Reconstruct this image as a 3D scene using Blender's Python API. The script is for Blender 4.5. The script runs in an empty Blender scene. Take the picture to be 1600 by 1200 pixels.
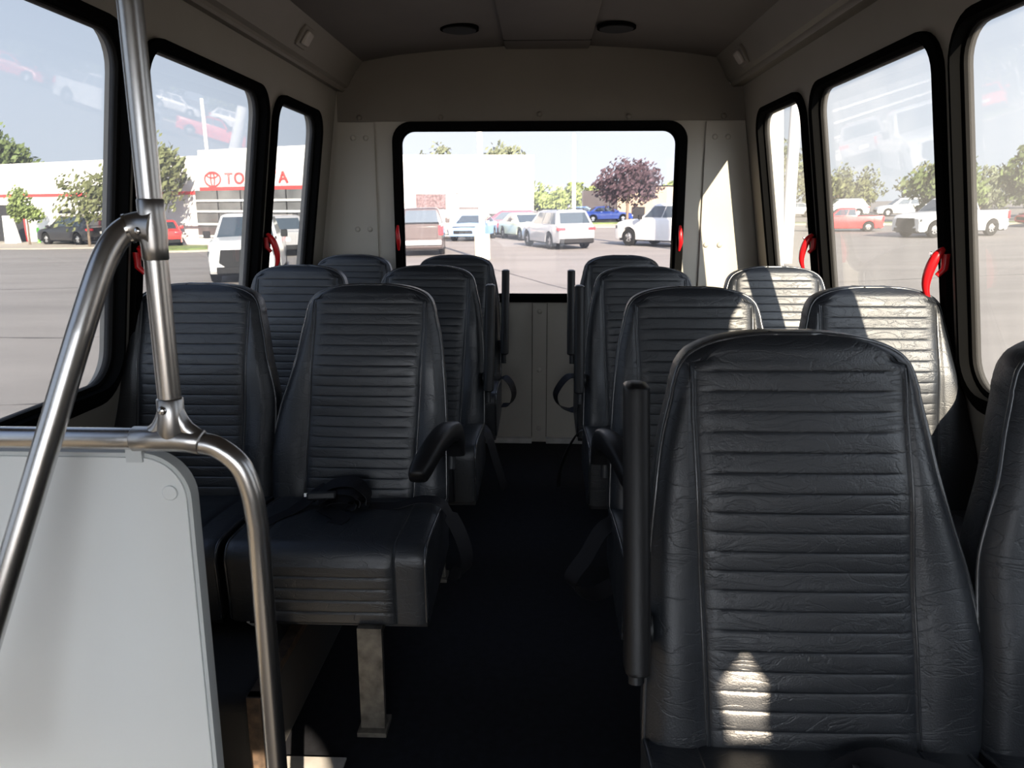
import bpy, bmesh, math, random
from mathutils import Vector, Matrix, geometry
random.seed(7)
sc = bpy.context.scene
COL = sc.collection
R = math.radians

# ------------------------------------------------------------------ camera
PITCH = math.atan(267 / 1200)
YAW = math.atan(48 * math.cos(PITCH) / 1200)
cd = bpy.data.cameras.new('camera')
cd.sensor_width = 36
cd.lens = 27.0
cd.clip_start = 0.02
cd.clip_end = 600
cd.dof.use_dof = True
cd.dof.focus_distance = 2.1
cd.dof.aperture_fstop = 9.0
cam = bpy.data.objects.new('camera', cd)
COL.objects.link(cam)
cam.location = (0, 0, 1.27)
cam.rotation_euler = (math.pi / 2 - PITCH, 0, YAW)
sc.camera = cam

# ------------------------------------------------------------------ view, sky, sun
sc.view_settings.view_transform = 'Standard'
sc.view_settings.look = 'None'
sc.view_settings.gamma = 1
sc.view_settings.exposure = 0.68
sc.view_settings.use_curve_mapping = False
SUN = Vector((0.30, -1.0, 0.465)).normalized()
w = bpy.data.worlds.new('hazy_sky')
sc.world = w
w.use_nodes = True
nt = w.node_tree
nt.nodes.clear()
o_ = nt.nodes.new('ShaderNodeOutputWorld')
bg = nt.nodes.new('ShaderNodeBackground')
tc = nt.nodes.new('ShaderNodeTexCoord')
sx = nt.nodes.new('ShaderNodeSeparateXYZ')
cr = nt.nodes.new('ShaderNodeValToRGB')
nt.links.new(tc.outputs['Generated'], sx.inputs[0])
nt.links.new(sx.outputs[2], cr.inputs[0])
e = cr.color_ramp.elements
e[0].position = 0.0
e[0].color = (0.80, 0.83, 0.88, 1)
e[1].position = 0.9
e[1].color = (0.30, 0.42, 0.72, 1)
q = cr.color_ramp.elements.new(0.12); q.color = (0.74, 0.79, 0.88, 1)
q = cr.color_ramp.elements.new(0.35); q.color = (0.56, 0.65, 0.82, 1)
dt = nt.nodes.new('ShaderNodeVectorMath'); dt.operation = 'DOT_PRODUCT'
dt.inputs[1].default_value = SUN
nt.links.new(tc.outputs['Generated'], dt.inputs[0])
mx = nt.nodes.new('ShaderNodeMath'); mx.operation = 'MAXIMUM'; mx.inputs[1].default_value = 0
nt.links.new(dt.outputs['Value'], mx.inputs[0])
pw = nt.nodes.new('ShaderNodeMath'); pw.operation = 'POWER'; pw.inputs[1].default_value = 7
nt.links.new(mx.outputs[0], pw.inputs[0])
ml = nt.nodes.new('ShaderNodeVectorMath'); ml.operation = 'SCALE'
ml.inputs[0].default_value = (5.5, 5.8, 6.2)
nt.links.new(pw.outputs[0], ml.inputs['Scale'])
ad = nt.nodes.new('ShaderNodeVectorMath'); ad.operation = 'ADD'
nt.links.new(cr.outputs[0], ad.inputs[0]); nt.links.new(ml.outputs[0], ad.inputs[1])
nt.links.new(ad.outputs[0], bg.inputs[0])
bg.inputs[1].default_value = 1.0
nt.links.new(bg.outputs[0], o_.inputs[0])

sl = bpy.data.lights.new('sun', 'SUN')
sl.energy = 18.0
sl.angle = R(0.4)
sl.color = (1.0, 0.83, 0.63)
so = bpy.data.objects.new('sun', sl)
COL.objects.link(so)
so.location = SUN * 50
so.rotation_euler = SUN.to_track_quat('Z', 'Y').to_euler()


# ------------------------------------------------------------------ materials
def mat(name, col, rough=0.5, metal=0.0, spec=0.5, noise=0.0, nscale=8.0, bump=0.0, bscale=60.0,
        bdist=0.002, emit=None, coat=0.0, stretch=None):
    m = bpy.data.materials.new(name)
    m.use_nodes = True
    t = m.node_tree
    b = t.nodes['Principled BSDF']
    b.inputs['Base Color'].default_value = (*col, 1)
    b.inputs['Roughness'].default_value = rough
    b.inputs['Metallic'].default_value = metal
    b.inputs['Specular IOR Level'].default_value = spec
    b.inputs['Coat Weight'].default_value = coat
    c = t.nodes.new('ShaderNodeTexCoord')
    mp = t.nodes.new('ShaderNodeMapping')
    t.links.new(c.outputs['Object'], mp.inputs[0])
    if stretch: mp.inputs['Scale'].default_value = stretch
    if noise:
        n = t.nodes.new('ShaderNodeTexNoise')
        n.inputs['Scale'].default_value = nscale
        n.inputs['Detail'].default_value = 6
        t.links.new(mp.outputs[0], n.inputs['Vector'])
        r = t.nodes.new('ShaderNodeValToRGB')
        r.color_ramp.elements[0].position = 0.3
        r.color_ramp.elements[1].position = 0.7
        r.color_ramp.elements[0].color = (*[x * (1 - noise) for x in col], 1)
        r.color_ramp.elements[1].color = (*[min(1, x * (1 + noise)) for x in col], 1)
        t.links.new(n.outputs[0], r.inputs[0])
        t.links.new(r.outputs[0], b.inputs['Base Color'])
    if bump:
        n = t.nodes.new('ShaderNodeTexNoise')
        n.inputs['Scale'].default_value = bscale
        n.inputs['Detail'].default_value = 4
        t.links.new(mp.outputs[0], n.inputs['Vector'])
        bp = t.nodes.new('ShaderNodeBump')
        bp.inputs['Strength'].default_value = bump
        bp.inputs['Distance'].default_value = bdist
        t.links.new(n.outputs[0], bp.inputs['Height'])
        t.links.new(bp.outputs[0], b.inputs['Normal'])
    if emit:
        b.inputs['Emission Color'].default_value = (*emit, 1)
        b.inputs['Emission Strength'].default_value = 1
    return m


def vinyl(name, col):
    """worn leather-grain vinyl: fine pebbling, long stretched creases"""
    m = mat(name, col, 0.42, spec=0.85)
    t = m.node_tree
    b = t.nodes['Principled BSDF']
    c = t.nodes.new('ShaderNodeTexCoord')
    v = t.nodes.new('ShaderNodeTexVoronoi'); v.inputs['Scale'].default_value = 420
    n = t.nodes.new('ShaderNodeTexNoise'); n.inputs['Scale'].default_value = 9; n.inputs['Detail'].default_value = 8
    n.inputs['Distortion'].default_value = 1.4
    mp = t.nodes.new('ShaderNodeMapping'); mp.inputs['Scale'].default_value = (1.0, 1.0, 2.6)
    t.links.new(c.outputs['Object'], mp.inputs[0])
    t.links.new(c.outputs['Object'], v.inputs['Vector'])
    t.links.new(mp.outputs[0], n.inputs['Vector'])
    # ridged noise -> creases
    s = t.nodes.new('ShaderNodeMath'); s.operation = 'SUBTRACT'; s.inputs[1].default_value = 0.5
    a = t.nodes.new('ShaderNodeMath'); a.operation = 'ABSOLUTE'
    k = t.nodes.new('ShaderNodeMath'); k.operation = 'MINIMUM'; k.inputs[1].default_value = 0.035
    t.links.new(n.outputs[0], s.inputs[0]); t.links.new(s.outputs[0], a.inputs[0]); t.links.new(a.outputs[0], k.inputs[0])
    b1 = t.nodes.new('ShaderNodeBump'); b1.inputs['Strength'].default_value = 0.5; b1.inputs['Distance'].default_value = 0.02
    t.links.new(k.outputs[0], b1.inputs['Height'])
    b2 = t.nodes.new('ShaderNodeBump'); b2.inputs['Strength'].default_value = 0.35; b2.inputs['Distance'].default_value = 0.0006
    t.links.new(v.outputs[0], b2.inputs['Height'])
    t.links.new(b1.outputs[0], b2.inputs['Normal'])
    t.links.new(b2.outputs[0], b.inputs['Normal'])
    n2 = t.nodes.new('ShaderNodeTexNoise'); n2.inputs['Scale'].default_value = 5; n2.inputs['Detail'].default_value = 5
    t.links.new(c.outputs['Object'], n2.inputs['Vector'])
    r = t.nodes.new('ShaderNodeMapRange')
    r.inputs['From Min'].default_value = 0.35; r.inputs['From Max'].default_value = 0.65
    r.inputs['To Min'].default_value = 0.40; r.inputs['To Max'].default_value = 0.53
    t.links.new(n2.outputs[0], r.inputs[0]); t.links.new(r.outputs[0], b.inputs['Roughness'])
    return m


def brushed(name, col=(0.58, 0.57, 0.56), rough=0.27):
    m = mat(name, col, rough, 1.0, bump=0.12, bscale=40, bdist=0.0006, stretch=(30, 30, 0.6))
    m.node_tree.nodes['Principled BSDF'].inputs['Anisotropic'].default_value = 0.4
    return m


def glass(name, tint, dust, dustcol=(0.9, 0.9, 0.9), ior=0.016):
    m = bpy.data.materials.new(name)
    m.use_nodes = True
    t = m.node_tree
    t.nodes.clear()
    o = t.nodes.new('ShaderNodeOutputMaterial')
    tr = t.nodes.new('ShaderNodeBsdfTransparent'); tr.inputs[0].default_value = (*tint, 1)
    gl = t.nodes.new('ShaderNodeBsdfGlossy'); gl.inputs['Roughness'].default_value = 0.01
    # Schlick reflectance, the same from both sides of the thin pane
    ge = t.nodes.new('ShaderNodeNewGeometry')
    dp_ = t.nodes.new('ShaderNodeVectorMath'); dp_.operation = 'DOT_PRODUCT'
    t.links.new(ge.outputs['Normal'], dp_.inputs[0]); t.links.new(ge.outputs['Incoming'], dp_.inputs[1])
    def mth(op, *v):
        n_ = t.nodes.new('ShaderNodeMath'); n_.operation = op
        for i_, x_ in enumerate(v):
            if isinstance(x_, (int, float)): n_.inputs[i_].default_value = x_
            else: t.links.new(x_, n_.inputs[i_])
        return n_.outputs[0]
    fr_out = mth('ADD', mth('MULTIPLY', mth('POWER', mth('SUBTRACT', 1.0, mth('ABSOLUTE', dp_.outputs['Value'])), 5.0), 0.6), ior)
    tl = t.nodes.new('ShaderNodeBsdfTranslucent'); tl.inputs[0].default_value = (*dustcol, 1)
    m1 = t.nodes.new('ShaderNodeMixShader'); m2 = t.nodes.new('ShaderNodeMixShader')
    c = t.nodes.new('ShaderNodeTexCoord')
    n = t.nodes.new('ShaderNodeTexNoise'); n.inputs['Scale'].default_value = 2.2; n.inputs['Detail'].default_value = 5
    t.links.new(c.outputs['Object'], n.inputs['Vector'])
    r = t.nodes.new('ShaderNodeMapRange')
    r.inputs['From Min'].default_value = 0.35; r.inputs['From Max'].default_value = 0.7
    r.inputs['To Min'].default_value = dust * 0.7; r.inputs['To Max'].default_value = dust * 1.5
    t.links.new(n.outputs[0], r.inputs[0])
    t.links.new(r.outputs[0], m1.inputs[0])
    t.links.new(tr.outputs[0], m1.inputs[1]); t.links.new(tl.outputs[0], m1.inputs[2])
    t.links.new(fr_out, m2.inputs[0])
    t.links.new(m1.outputs[0], m2.inputs[1]); t.links.new(gl.outputs[0], m2.inputs[2])
    t.links.new(m2.outputs[0], o.inputs[0])
    return m


M = dict(
    vinyl=vinyl('black_vinyl', (0.011, 0.0135, 0.018)),
    piping=mat('vinyl_piping', (0.028, 0.030, 0.034), 0.26, spec=1.0),
    shell=mat('seat_shell_plastic', (0.012, 0.013, 0.015), 0.5, bump=0.2, bscale=300),
    rubber=mat('armrest_rubber', (0.008, 0.008, 0.009), 0.45, spec=0.35, bump=0.15, bscale=250),
    web=mat('belt_webbing', (0.007, 0.007, 0.009), 0.6, spec=0.3, bump=0.4, bscale=500, bdist=0.001),
    steel=brushed('brushed_steel'),
    cast=brushed('cast_steel', (0.50, 0.49, 0.48), 0.32),
    chrome=mat('chrome', (0.75, 0.75, 0.75), 0.15, 1.0),
    header=mat('shaded_cream_panel', (0.165, 0.145, 0.118), 0.6, noise=0.05, nscale=3, bump=0.15, bscale=180, bdist=0.001),  # back wall cream darkened in colour, as the shade towards the roof
    post=mat('lit_cream_panel', (0.42, 0.39, 0.335), 0.55, noise=0.05, nscale=3, bump=0.15, bscale=180, bdist=0.001),  # same cream in a lighter copy, as the better lit lower back wall
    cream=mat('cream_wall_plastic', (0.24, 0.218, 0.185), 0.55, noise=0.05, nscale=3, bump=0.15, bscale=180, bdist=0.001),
    ceil=mat('ceiling_fabric', (0.105, 0.090, 0.078), 0.8, noise=0.06, nscale=4, bump=0.25, bscale=300, bdist=0.001),
    panel=mat('grey_laminate', (0.72, 0.74, 0.73), 0.42, noise=0.03, nscale=3),
    paneledge=mat('grey_edge_trim', (0.55, 0.57, 0.56), 0.5),
    frame=mat('black_window_frame', (0.005, 0.005, 0.005), 0.6, spec=0.0),
    seal=mat('satin_frame_rail', (0.010, 0.0095, 0.009), 0.6, 0.0, spec=0.02),
    red=mat('red_handle_plastic', (0.55, 0.008, 0.012), 0.3),
    floor=mat('blue_black_floor', (0.006, 0.0068, 0.0095), 0.8, spec=0.2, noise=0.3, nscale=40, bump=0.3, bscale=400, bdist=0.001),
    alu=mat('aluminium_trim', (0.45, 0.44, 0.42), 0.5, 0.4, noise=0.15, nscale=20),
    legm=mat('worn_painted_steel', (0.11, 0.10, 0.085), 0.5, 0.3, noise=0.5, nscale=30),
    rust=mat('rusty_brown_steel', (0.05, 0.032, 0.02), 0.7, 0.3, noise=0.6, nscale=50),
    carpet=mat('dark_grey_carpet', (0.016, 0.016, 0.017), 0.95, bump=0.5, bscale=300, bdist=0.002),
    grille_b=mat('black_speaker_mesh', (0.006, 0.006, 0.006), 0.8),
    lens=mat('clear_lamp_lens', (0.42, 0.38, 0.34), 0.25),
    paper=mat('white_paper', (0.8, 0.78, 0.74), 0.8),
    bed=mat('windowpane_side', (0, 0, 0)),
    glassL=glass('tinted_side_glass', (0.72, 0.745, 0.765), 0.03),
    glassR=glass('dusty_side_glass', (0.74, 0.76, 0.77), 0.05, (0.95, 0.93, 0.88)),
    glassB=glass('clear_rear_glass', (0.90, 0.90, 0.92), 0.04, (1, 1, 1)),
    asphalt=mat('sun_bleached_asphalt', (0.145, 0.134, 0.128), 0.9, noise=0.16, nscale=0.5, bump=0.3, bscale=20, bdist=0.01, stretch=(0.35, 1.6, 1)),
    concrete=mat('concrete', (0.27, 0.24, 0.20), 0.85, noise=0.1, nscale=2),
    crack=mat('asphalt_seal', (0.04, 0.037, 0.037), 0.8),
    grass=mat('grass', (0.10, 0.14, 0.035), 0.9, noise=0.4, nscale=3),
    white=mat('white_cladding', (0.60, 0.59, 0.57), 0.6, noise=0.02, nscale=1),
    redstripe=mat('red_stripe_paint', (0.72, 0.05, 0.05), 0.5),
    dkglass=mat('dark_building_glass', (0.10, 0.10, 0.10), 0.12, spec=0.8, noise=0.5, nscale=0.7),
    darkdoor=mat('dark_opening', (0.02, 0.02, 0.022), 0.8),
    mull=mat('white_mullion', (0.55, 0.55, 0.53), 0.5),
    tanwall=mat('tan_block_wall', (0.36, 0.29, 0.22), 0.9, noise=0.05, nscale=2),
    greywall=mat('dark_grey_cladding', (0.07, 0.062, 0.065), 0.8, noise=0.1, nscale=2),
    winred=mat('reflective_glass', (0.10, 0.07, 0.075), 0.5, spec=0.2, noise=0.6, nscale=9),
    bollard=mat('lime_bollard_paint', (0.22, 0.70, 0.10), 0.5),
    pole=mat('white_pole_paint', (0.60, 0.60, 0.60), 0.5),
    polebase=mat('yellowed_concrete', (0.74, 0.66, 0.48), 0.9, noise=0.1, nscale=5),
    bark=mat('bark', (0.10, 0.075, 0.055), 0.9, noise=0.3, nscale=10),
    tyre=mat('tyre_rubber', (0.01, 0.01, 0.01), 0.8, spec=0.2),
    rim=mat('alloy_rim', (0.62, 0.62, 0.63), 0.3, 0.8),
    carglass=mat('car_window_glass', (0.03, 0.04, 0.05), 0.06, spec=0.8),
    under=mat('underbody_black', (0.008, 0.008, 0.009), 0.7, spec=0.2),
    headl=mat('headlight_lens', (0.55, 0.57, 0.58), 0.1, spec=0.8),
    headdark=mat('dark_headlight', (0.04, 0.045, 0.05), 0.3),
    taill=mat('tail_light_red', (0.55, 0.03, 0.04), 0.2),
    plate=mat('plate_white', (0.75, 0.75, 0.72), 0.5),
    sign=mat('red_sign_letters', (0.75, 0.06, 0.06), 0.5),
)


def paint(name, col, metal=0.0):
    return mat('paint_' + name, col, 0.3, metal, coat=0.6)


# ------------------------------------------------------------------ helpers
def link(name, me, m=None, parent=None, smooth=None):
    o = bpy.data.objects.new(name, me)
    COL.objects.link(o)
    if m is not None:
        me.materials.append(m)
    if parent is not None:
        o.parent = parent
    if smooth is not None:
        me.polygons.foreach_set('use_smooth', [True] * len(me.polygons))
        me.set_sharp_from_angle(angle=R(smooth))
    return o


def tag(o, label=None, cat=None, group=None, kind=None):
    if label: o['label'] = label
    if cat: o['category'] = cat
    if group: o['group'] = group
    if kind: o['kind'] = kind
    return o


def empty(name, loc, rz=0.0):
    o = bpy.data.objects.new(name, None)
    COL.objects.link(o)
    o.empty_display_size = 0.1
    o.location = loc
    o.rotation_euler = (0, 0, rz)
    return o


def mesh(verts, faces):
    me = bpy.data.meshes.new('m')
    me.from_pydata([tuple(v) for v in verts], [], faces)
    me.update()
    bm = bmesh.new(); bm.from_mesh(me)
    bmesh.ops.recalc_face_normals(bm, faces=bm.faces)
    bm.to_mesh(me); bm.free()
    return me


class MB:
    def __init__(s): s.v = []; s.f = []
    def add(s, vs, fs):
        k = len(s.v); s.v += [tuple(v) for v in vs]; s.f += [tuple(i + k for i in f) for f in fs]
        return s
    def box(s, a, b, T=None):
        (x0, y0, z0), (x1, y1, z1) = a, b
        vs = [Vector(p) for p in ((x0, y0, z0), (x1, y0, z0), (x1, y1, z0), (x0, y1, z0), (x0, y0, z1), (x1, y0, z1), (x1, y1, z1), (x0, y1, z1))]
        if T: vs = [T @ v for v in vs]
        return s.add(vs, [(0, 3, 2, 1), (4, 5, 6, 7), (0, 1, 5, 4), (1, 2, 6, 5), (2, 3, 7, 6), (3, 0, 4, 7)])
    def hexa(s, vs):
        return s.add(vs, [(0, 3, 2, 1), (4, 5, 6, 7), (0, 1, 5, 4), (1, 2, 6, 5), (2, 3, 7, 6), (3, 0, 4, 7)])
    def tube(s, pts, r, n=14, cap=True, flat=None):
        """swept circle; r number or list; flat=(width,height) for elliptical sections about a fixed side vector"""
        pts = [Vector(p) for p in pts]; N = len(pts)
        rs = r if isinstance(r, (list, tuple)) else [r] * N
        tan = [(pts[min(i + 1, N - 1)] - pts[max(i - 1, 0)]).normalized() for i in range(N)]
        ref = Vector((0, 0, 1)) if abs(tan[0].z) < 0.9 else Vector((1, 0, 0))
        nrm = tan[0].cross(ref).normalized()
        k = len(s.v)
        for i in range(N):
            nrm = (nrm - tan[i] * nrm.dot(tan[i])).normalized()
            b = tan[i].cross(nrm)
            for j in range(n):
                a = 2 * math.pi * j / n
                s.v.append(tuple(pts[i] + (nrm * math.cos(a) + b * math.sin(a)) * rs[i]))
        for i in range(N - 1):
            for j in range(n):
                s.f.append((k + i * n + j, k + i * n + (j + 1) % n, k + (i + 1) * n + (j + 1) % n, k + (i + 1) * n + j))
        if cap:
            s.f.append(tuple(k + j for j in range(n))[::-1]); s.f.append(tuple(k + (N - 1) * n + j for j in range(n)))
        return s
    def disc(s, c, axis, r, h, n=20, dome=0.0):
        """short cylinder from c along axis (optionally domed)"""
        ax = Vector(axis).normalized(); c = Vector(c)
        if dome:
            pts = [c, c + ax * h * 0.5, c + ax * h * 0.85, c + ax * h]
            return s.tube(pts, [r, r * 0.93, r * 0.6, r * 0.12], n)
        return s.tube([c, c + ax * h], r, n)
    def ribbon(s, pts, wdt, side, th=0.0022):
        """flat strap along pts; side = width direction (one vector or list)"""
        pts = [Vector(p) for p in pts]; N = len(pts); k = len(s.v)
        for i, p in enumerate(pts):
            t = (pts[min(i + 1, N - 1)] - pts[max(i - 1, 0)]).normalized()
            sd = Vector(side[i] if isinstance(side, list) else side)
            sd = (sd - t * sd.dot(t)).normalized(); nn = t.cross(sd)
            for a, b in ((-1, -1), (1, -1), (1, 1), (-1, 1)):
                s.v.append(tuple(p + sd * a * wdt / 2 + nn * b * th / 2))
        for i in range(N - 1):
            for j in range(4):
                s.f.append((k + i * 4 + j, k + i * 4 + (j + 1) % 4, k + (i + 1) * 4 + (j + 1) % 4, k + (i + 1) * 4 + j))
        s.f.append((k, k + 3, k + 2, k + 1)); e = k + (N - 1) * 4; s.f.append((e, e + 1, e + 2, e + 3))
        return s
    def build(s, name, m, parent=None, smooth=None, bevel=None):
        o = link(name, mesh(s.v, s.f), m, parent, smooth)
        if bevel:
            md = o.modifiers.new('b', 'BEVEL'); md.width = bevel; md.segments = 3; md.limit_method = 'ANGLE'
            o.data.polygons.foreach_set('use_smooth', [True] * len(o.data.polygons))
            o.data.set_sharp_from_angle(angle=R(50))
        return o


def spline(pts, n=8):
    """Catmull-Rom through pts"""
    P = [Vector(p) for p in pts]; P = [P[0] * 2 - P[1]] + P + [P[-1] * 2 - P[-2]]
    out = []
    for i in range(1, len(P) - 2):
        for j in range(n):
            t = j / n
            out.append(0.5 * ((2 * P[i]) + (P[i + 1] - P[i - 1]) * t + (2 * P[i - 1] - 5 * P[i] + 4 * P[i + 1] - P[i + 2]) * t * t
                              + (3 * P[i] - P[i - 1] - 3 * P[i + 1] + P[i + 2]) * t ** 3))
    out.append(P[-2])
    return out


def rrect(u0, v0, u1, v1, r, n=7):
    out = []
    for cx, cy, a0 in ((u1 - r, v1 - r, 0), (u0 + r, v1 - r, 90), (u0 + r, v0 + r, 180), (u1 - r, v0 + r, 270)):
        for i in range(n + 1):
            a = R(a0 + 90 * i / n)
            out.append((cx + r * math.cos(a), cy + r * math.sin(a)))
    return out


def plate(outer, holes, w0, w1, fn):
    """flat plate with holes in (u,v), spanning w0..w1, each vertex mapped by fn(u,v,w)"""
    loops = [outer] + holes
    tris = geometry.tessellate_polygon([[Vector((a, b, 0)) for a, b in l] for l in loops])
    flat = [p for l in loops for p in l]; n = len(flat)
    vs = [fn(a, b, w0) for a, b in flat] + [fn(a, b, w1) for a, b in flat]
    fs = [tuple(t) for t in tris] + [tuple(i + n for i in t)[::-1] for t in tris]
    k = 0
    for l in loops:
        m_ = len(l)
        for i in range(m_):
            j = (i + 1) % m_
            fs.append((k + i, k + j, k + j + n, k + i + n))
        k += m_
    return mesh(vs, fs)


# ------------------------------------------------------------------ bus shell
Y0, Y1 = -1.75, 4.20
WL = lambda z: -(1.343 - 0.139 * z)
WR = lambda z: 1.310 - 0.156 * z
fL = lambda u, v, w: (WL(v) - w, u, v)          # w outward
fR = lambda u, v, w: (WR(v) + w, u, v)
ZB, ZT = 0.80, 1.725                             # side glass
spans = [('cab', -1.25, -0.35), ('w0', 0.30, 0.95), ('w1', 1.38, 2.125), ('w2', 2.245, 3.155), ('w3', 3.32, 3.915)]


def hole(a, b, g=0.02): return rrect(a - g, ZB - g, b + g, ZT + g, 0.085 + g)


holesL = [hole(a, b) for n_, a, b in spans]
W0T = 1.815                                     # the opening by the entrance is taller
holesR = [rrect(0.28, ZB - 0.02, 0.97, W0T + 0.02, 0.105)] + [hole(a, b) for n_, a, b in spans[2:]]
wo = [(Y0, -0.02), (Y1 + 0.05, -0.02), (Y1 + 0.05, 1.92), (Y0, 1.92)]
wl = tag(link('wall_left', plate(wo, holesL, 0.0, 0.06, fL), M['cream'], smooth=30), kind='structure')
WALLR_HOLES = holesR
fl = MB().box((-1.36, Y0, -0.04), (1.34, Y1 + 0.05, 0.0)).build('floor', M['floor'])
tag(fl, kind='structure')

# ceiling: shallow arch in section
ceil_prof = [(-1.00, 2.028), (-0.935, 2.032), (-0.75, 2.062), (-0.55, 2.080), (-0.35, 2.093), (-0.197, 2.103),
             (0.227, 2.102), (0.38, 2.093), (0.55, 2.080), (0.72, 2.062), (0.87, 2.040), (0.95, 2.034)]


def extr(prof, y0, y1, name, m, parent=None, smooth=40):
    n = len(prof)
    vs = [(x, y0, z) for x, z in prof] + [(x, y1, z) for x, z in prof]
    fs = [(i, (i + 1) % n, (i + 1) % n + n, i + n) for i in range(n)]
    t = geometry.tessellate_polygon([[Vector((x, z, 0)) for x, z in prof]])
    fs += [tuple(a) for a in t] + [tuple(i + n for i in a)[::-1] for a in t]
    return link(name, mesh(vs, fs), m, parent, smooth)


ce = extr(ceil_prof + [(0.95, 2.16), (-1.0, 2.16)], Y0, Y1 + 0.05, 'ceiling', M['ceil'])
tag(ce, kind='structure')
cs = extr([(-0.197, 2.110), (-0.197, 2.090), (-0.190, 2.086), (0.220, 2.085), (0.227, 2.089), (0.227, 2.110)], Y0, 4.195, 'ceiling_strip', M['ceil'], ce)
for yy in (3.98, 2.6, 1.2):
    MB().box((-0.197, yy, 2.0835), (0.227, yy + 0.004, 2.088)).build('seam', M['seal'], ce)
# roof skin so no sky leaks
coveL = [(-0.925, 2.045), (-0.935, 2.030), (-0.975, 1.985), (-1.000, 1.94), (-1.014, 1.912), (-1.034, 1.904), (-1.036, 1.892), (-1.044, 1.884), (-1.056, 1.886), (-1.095, 1.893), (-1.17, 1.92), (-1.17, 2.16), (-0.93, 2.16)]
coveR = [(0.860, 2.050), (0.870, 2.038), (0.905, 1.99), (0.920, 1.955), (0.934, 1.930), (0.953, 1.920), (0.955, 1.908), (0.962, 1.899), (0.972, 1.898), (1.025, 1.903), (1.11, 1.92), (1.11, 2.16), (0.86, 2.16)]
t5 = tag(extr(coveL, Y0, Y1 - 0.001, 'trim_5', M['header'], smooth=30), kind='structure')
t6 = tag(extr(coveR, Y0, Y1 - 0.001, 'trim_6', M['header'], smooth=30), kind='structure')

# back wall
fB = lambda u, v, w: (u, Y1 + w, v)
rear_hole = rrect(-0.775, 0.812, 0.728, 1.718, 0.085)
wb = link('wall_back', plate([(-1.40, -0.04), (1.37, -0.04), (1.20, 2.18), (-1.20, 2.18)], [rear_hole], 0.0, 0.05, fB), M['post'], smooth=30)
tag(wb, kind='structure')
arch = [(-1.079, 1.737), (1.042, 1.737), (1.019, 1.905), (0.952, 1.905), (0.872, 2.040), (0.72, 2.062), (0.55, 2.080), (0.38, 2.092),
        (0.227, 2.100), (-0.197, 2.100), (-0.35, 2.092), (-0.55, 2.080), (-0.75, 2.062), (-0.937, 2.032), (-1.036, 1.890), (-1.076, 1.890)]


def rivets(parent, pts, y, r=0.0145, m='post'):
    for x, z in pts:
        MB().disc((x, y, z), (0, -1, 0), r, 0.009, 14, dome=1).build('rivet', M[m], parent, smooth=60)


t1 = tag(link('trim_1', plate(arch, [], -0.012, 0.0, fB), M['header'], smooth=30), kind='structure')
rivets(t1, [(-0.963, 1.757), (-0.535, 1.757), (-0.02, 1.77), (0.44, 1.757), (0.925, 1.757)], Y1 - 0.012, m='header')
t2 = tag(link('trim_2', plate([(-1.075, 1.730), (-1.175, 1.0), (-1.30, 0.02), (-0.887, 0.02), (-0.887, 1.730)], [], -0.016, 0.0, fB), M['post'], smooth=30), kind='structure')
rivets(t2, [(-1.000, 1.655), (-0.932, 1.655), (-0.995, 1.185), (-0.928, 1.185)], Y1 - 0.016)
t3 = tag(link('trim_3', plate([(1.035, 1.730), (1.135, 1.0), (1.28, 0.02), (0.838, 0.02), (0.838, 1.730)], [], -0.016, 0.0, fB), M['post'], smooth=30), kind='structure')
rivets(t3, [(0.885, 1.655), (0.952, 1.655), (0.868, 1.105), (0.940, 1.105)], Y1 - 0.016)
t4 = tag(link('trim_4', plate([(-0.05, 0.012), (0.027, 0.012), (0.027, 0.79), (-0.05, 0.79)], [], -0.022, 0.0, fB), M['post'], smooth=30), kind='structure')
for x in (-0.0535, 0.0275):
    MB().box((x, Y1 - 0.002, 0.03), (x + 0.003, Y1 + 0.001, 0.79)).build('seam', M['frame'], t4)
rivets(t4, [(-0.012, 0.745), (-0.012, 0.42), (-0.012, 0.085)], Y1 - 0.022, 0.014)
bb = MB().box((-0.86, Y1 - 0.035, 0.0), (-0.052, Y1, 0.028)).box((0.029, Y1 - 0.035, 0.0), (0.83, Y1, 0.028)).build('baseboard_back', M['alu'])
tag(bb, kind='structure')

# rear window
w7 = tag(empty('window_1', (0, Y1, 0.8)), kind='structure')


def into(o, p):
    """parent keeping world coordinates authored in mesh"""
    o.parent = p
    o.matrix_parent_inverse = Matrix.Translation(p.location).inverted()
    return o


def ring(o4, i4, r_o, r_i, w0, w1, fn): return plate(rrect(*o4, r_o), [rrect(*i4, r_i)], w0, w1, fn)


into(link('window_frame', ring((-0.793, 0.795, 0.746, 1.736), (-0.757, 0.83, 0.708, 1.700), 0.10, 0.075, -0.022, 0.015, fB), M['frame'], smooth=40), w7)
into(link('glazing_rail', ring((-0.776, 0.815, 0.729, 1.716), (-0.749, 0.838, 0.692, 1.690), 0.085, 0.068, 0.015, 0.045, fB), M['frame'], smooth=40), w7)
into(link('pane', plate(rrect(-0.77, 0.82, 0.72, 1.71, 0.08), [], 0.028, 0.033, fB), M['glassB']), w7)
for x in (-0.775, 0.727):
    b = MB()
    b.tube([(x, Y1 - 0.024, 1.205), (x, Y1 - 0.045, 1.17), (x + 0.004, Y1 - 0.045, 1.12), (x, Y1 - 0.024, 1.075)], [0.006, 0.011, 0.012, 0.006], 10)
    h = into(b.build('release_handle', M['red'], smooth=60), w7)
    h['label'] = 'red release handle'

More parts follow.
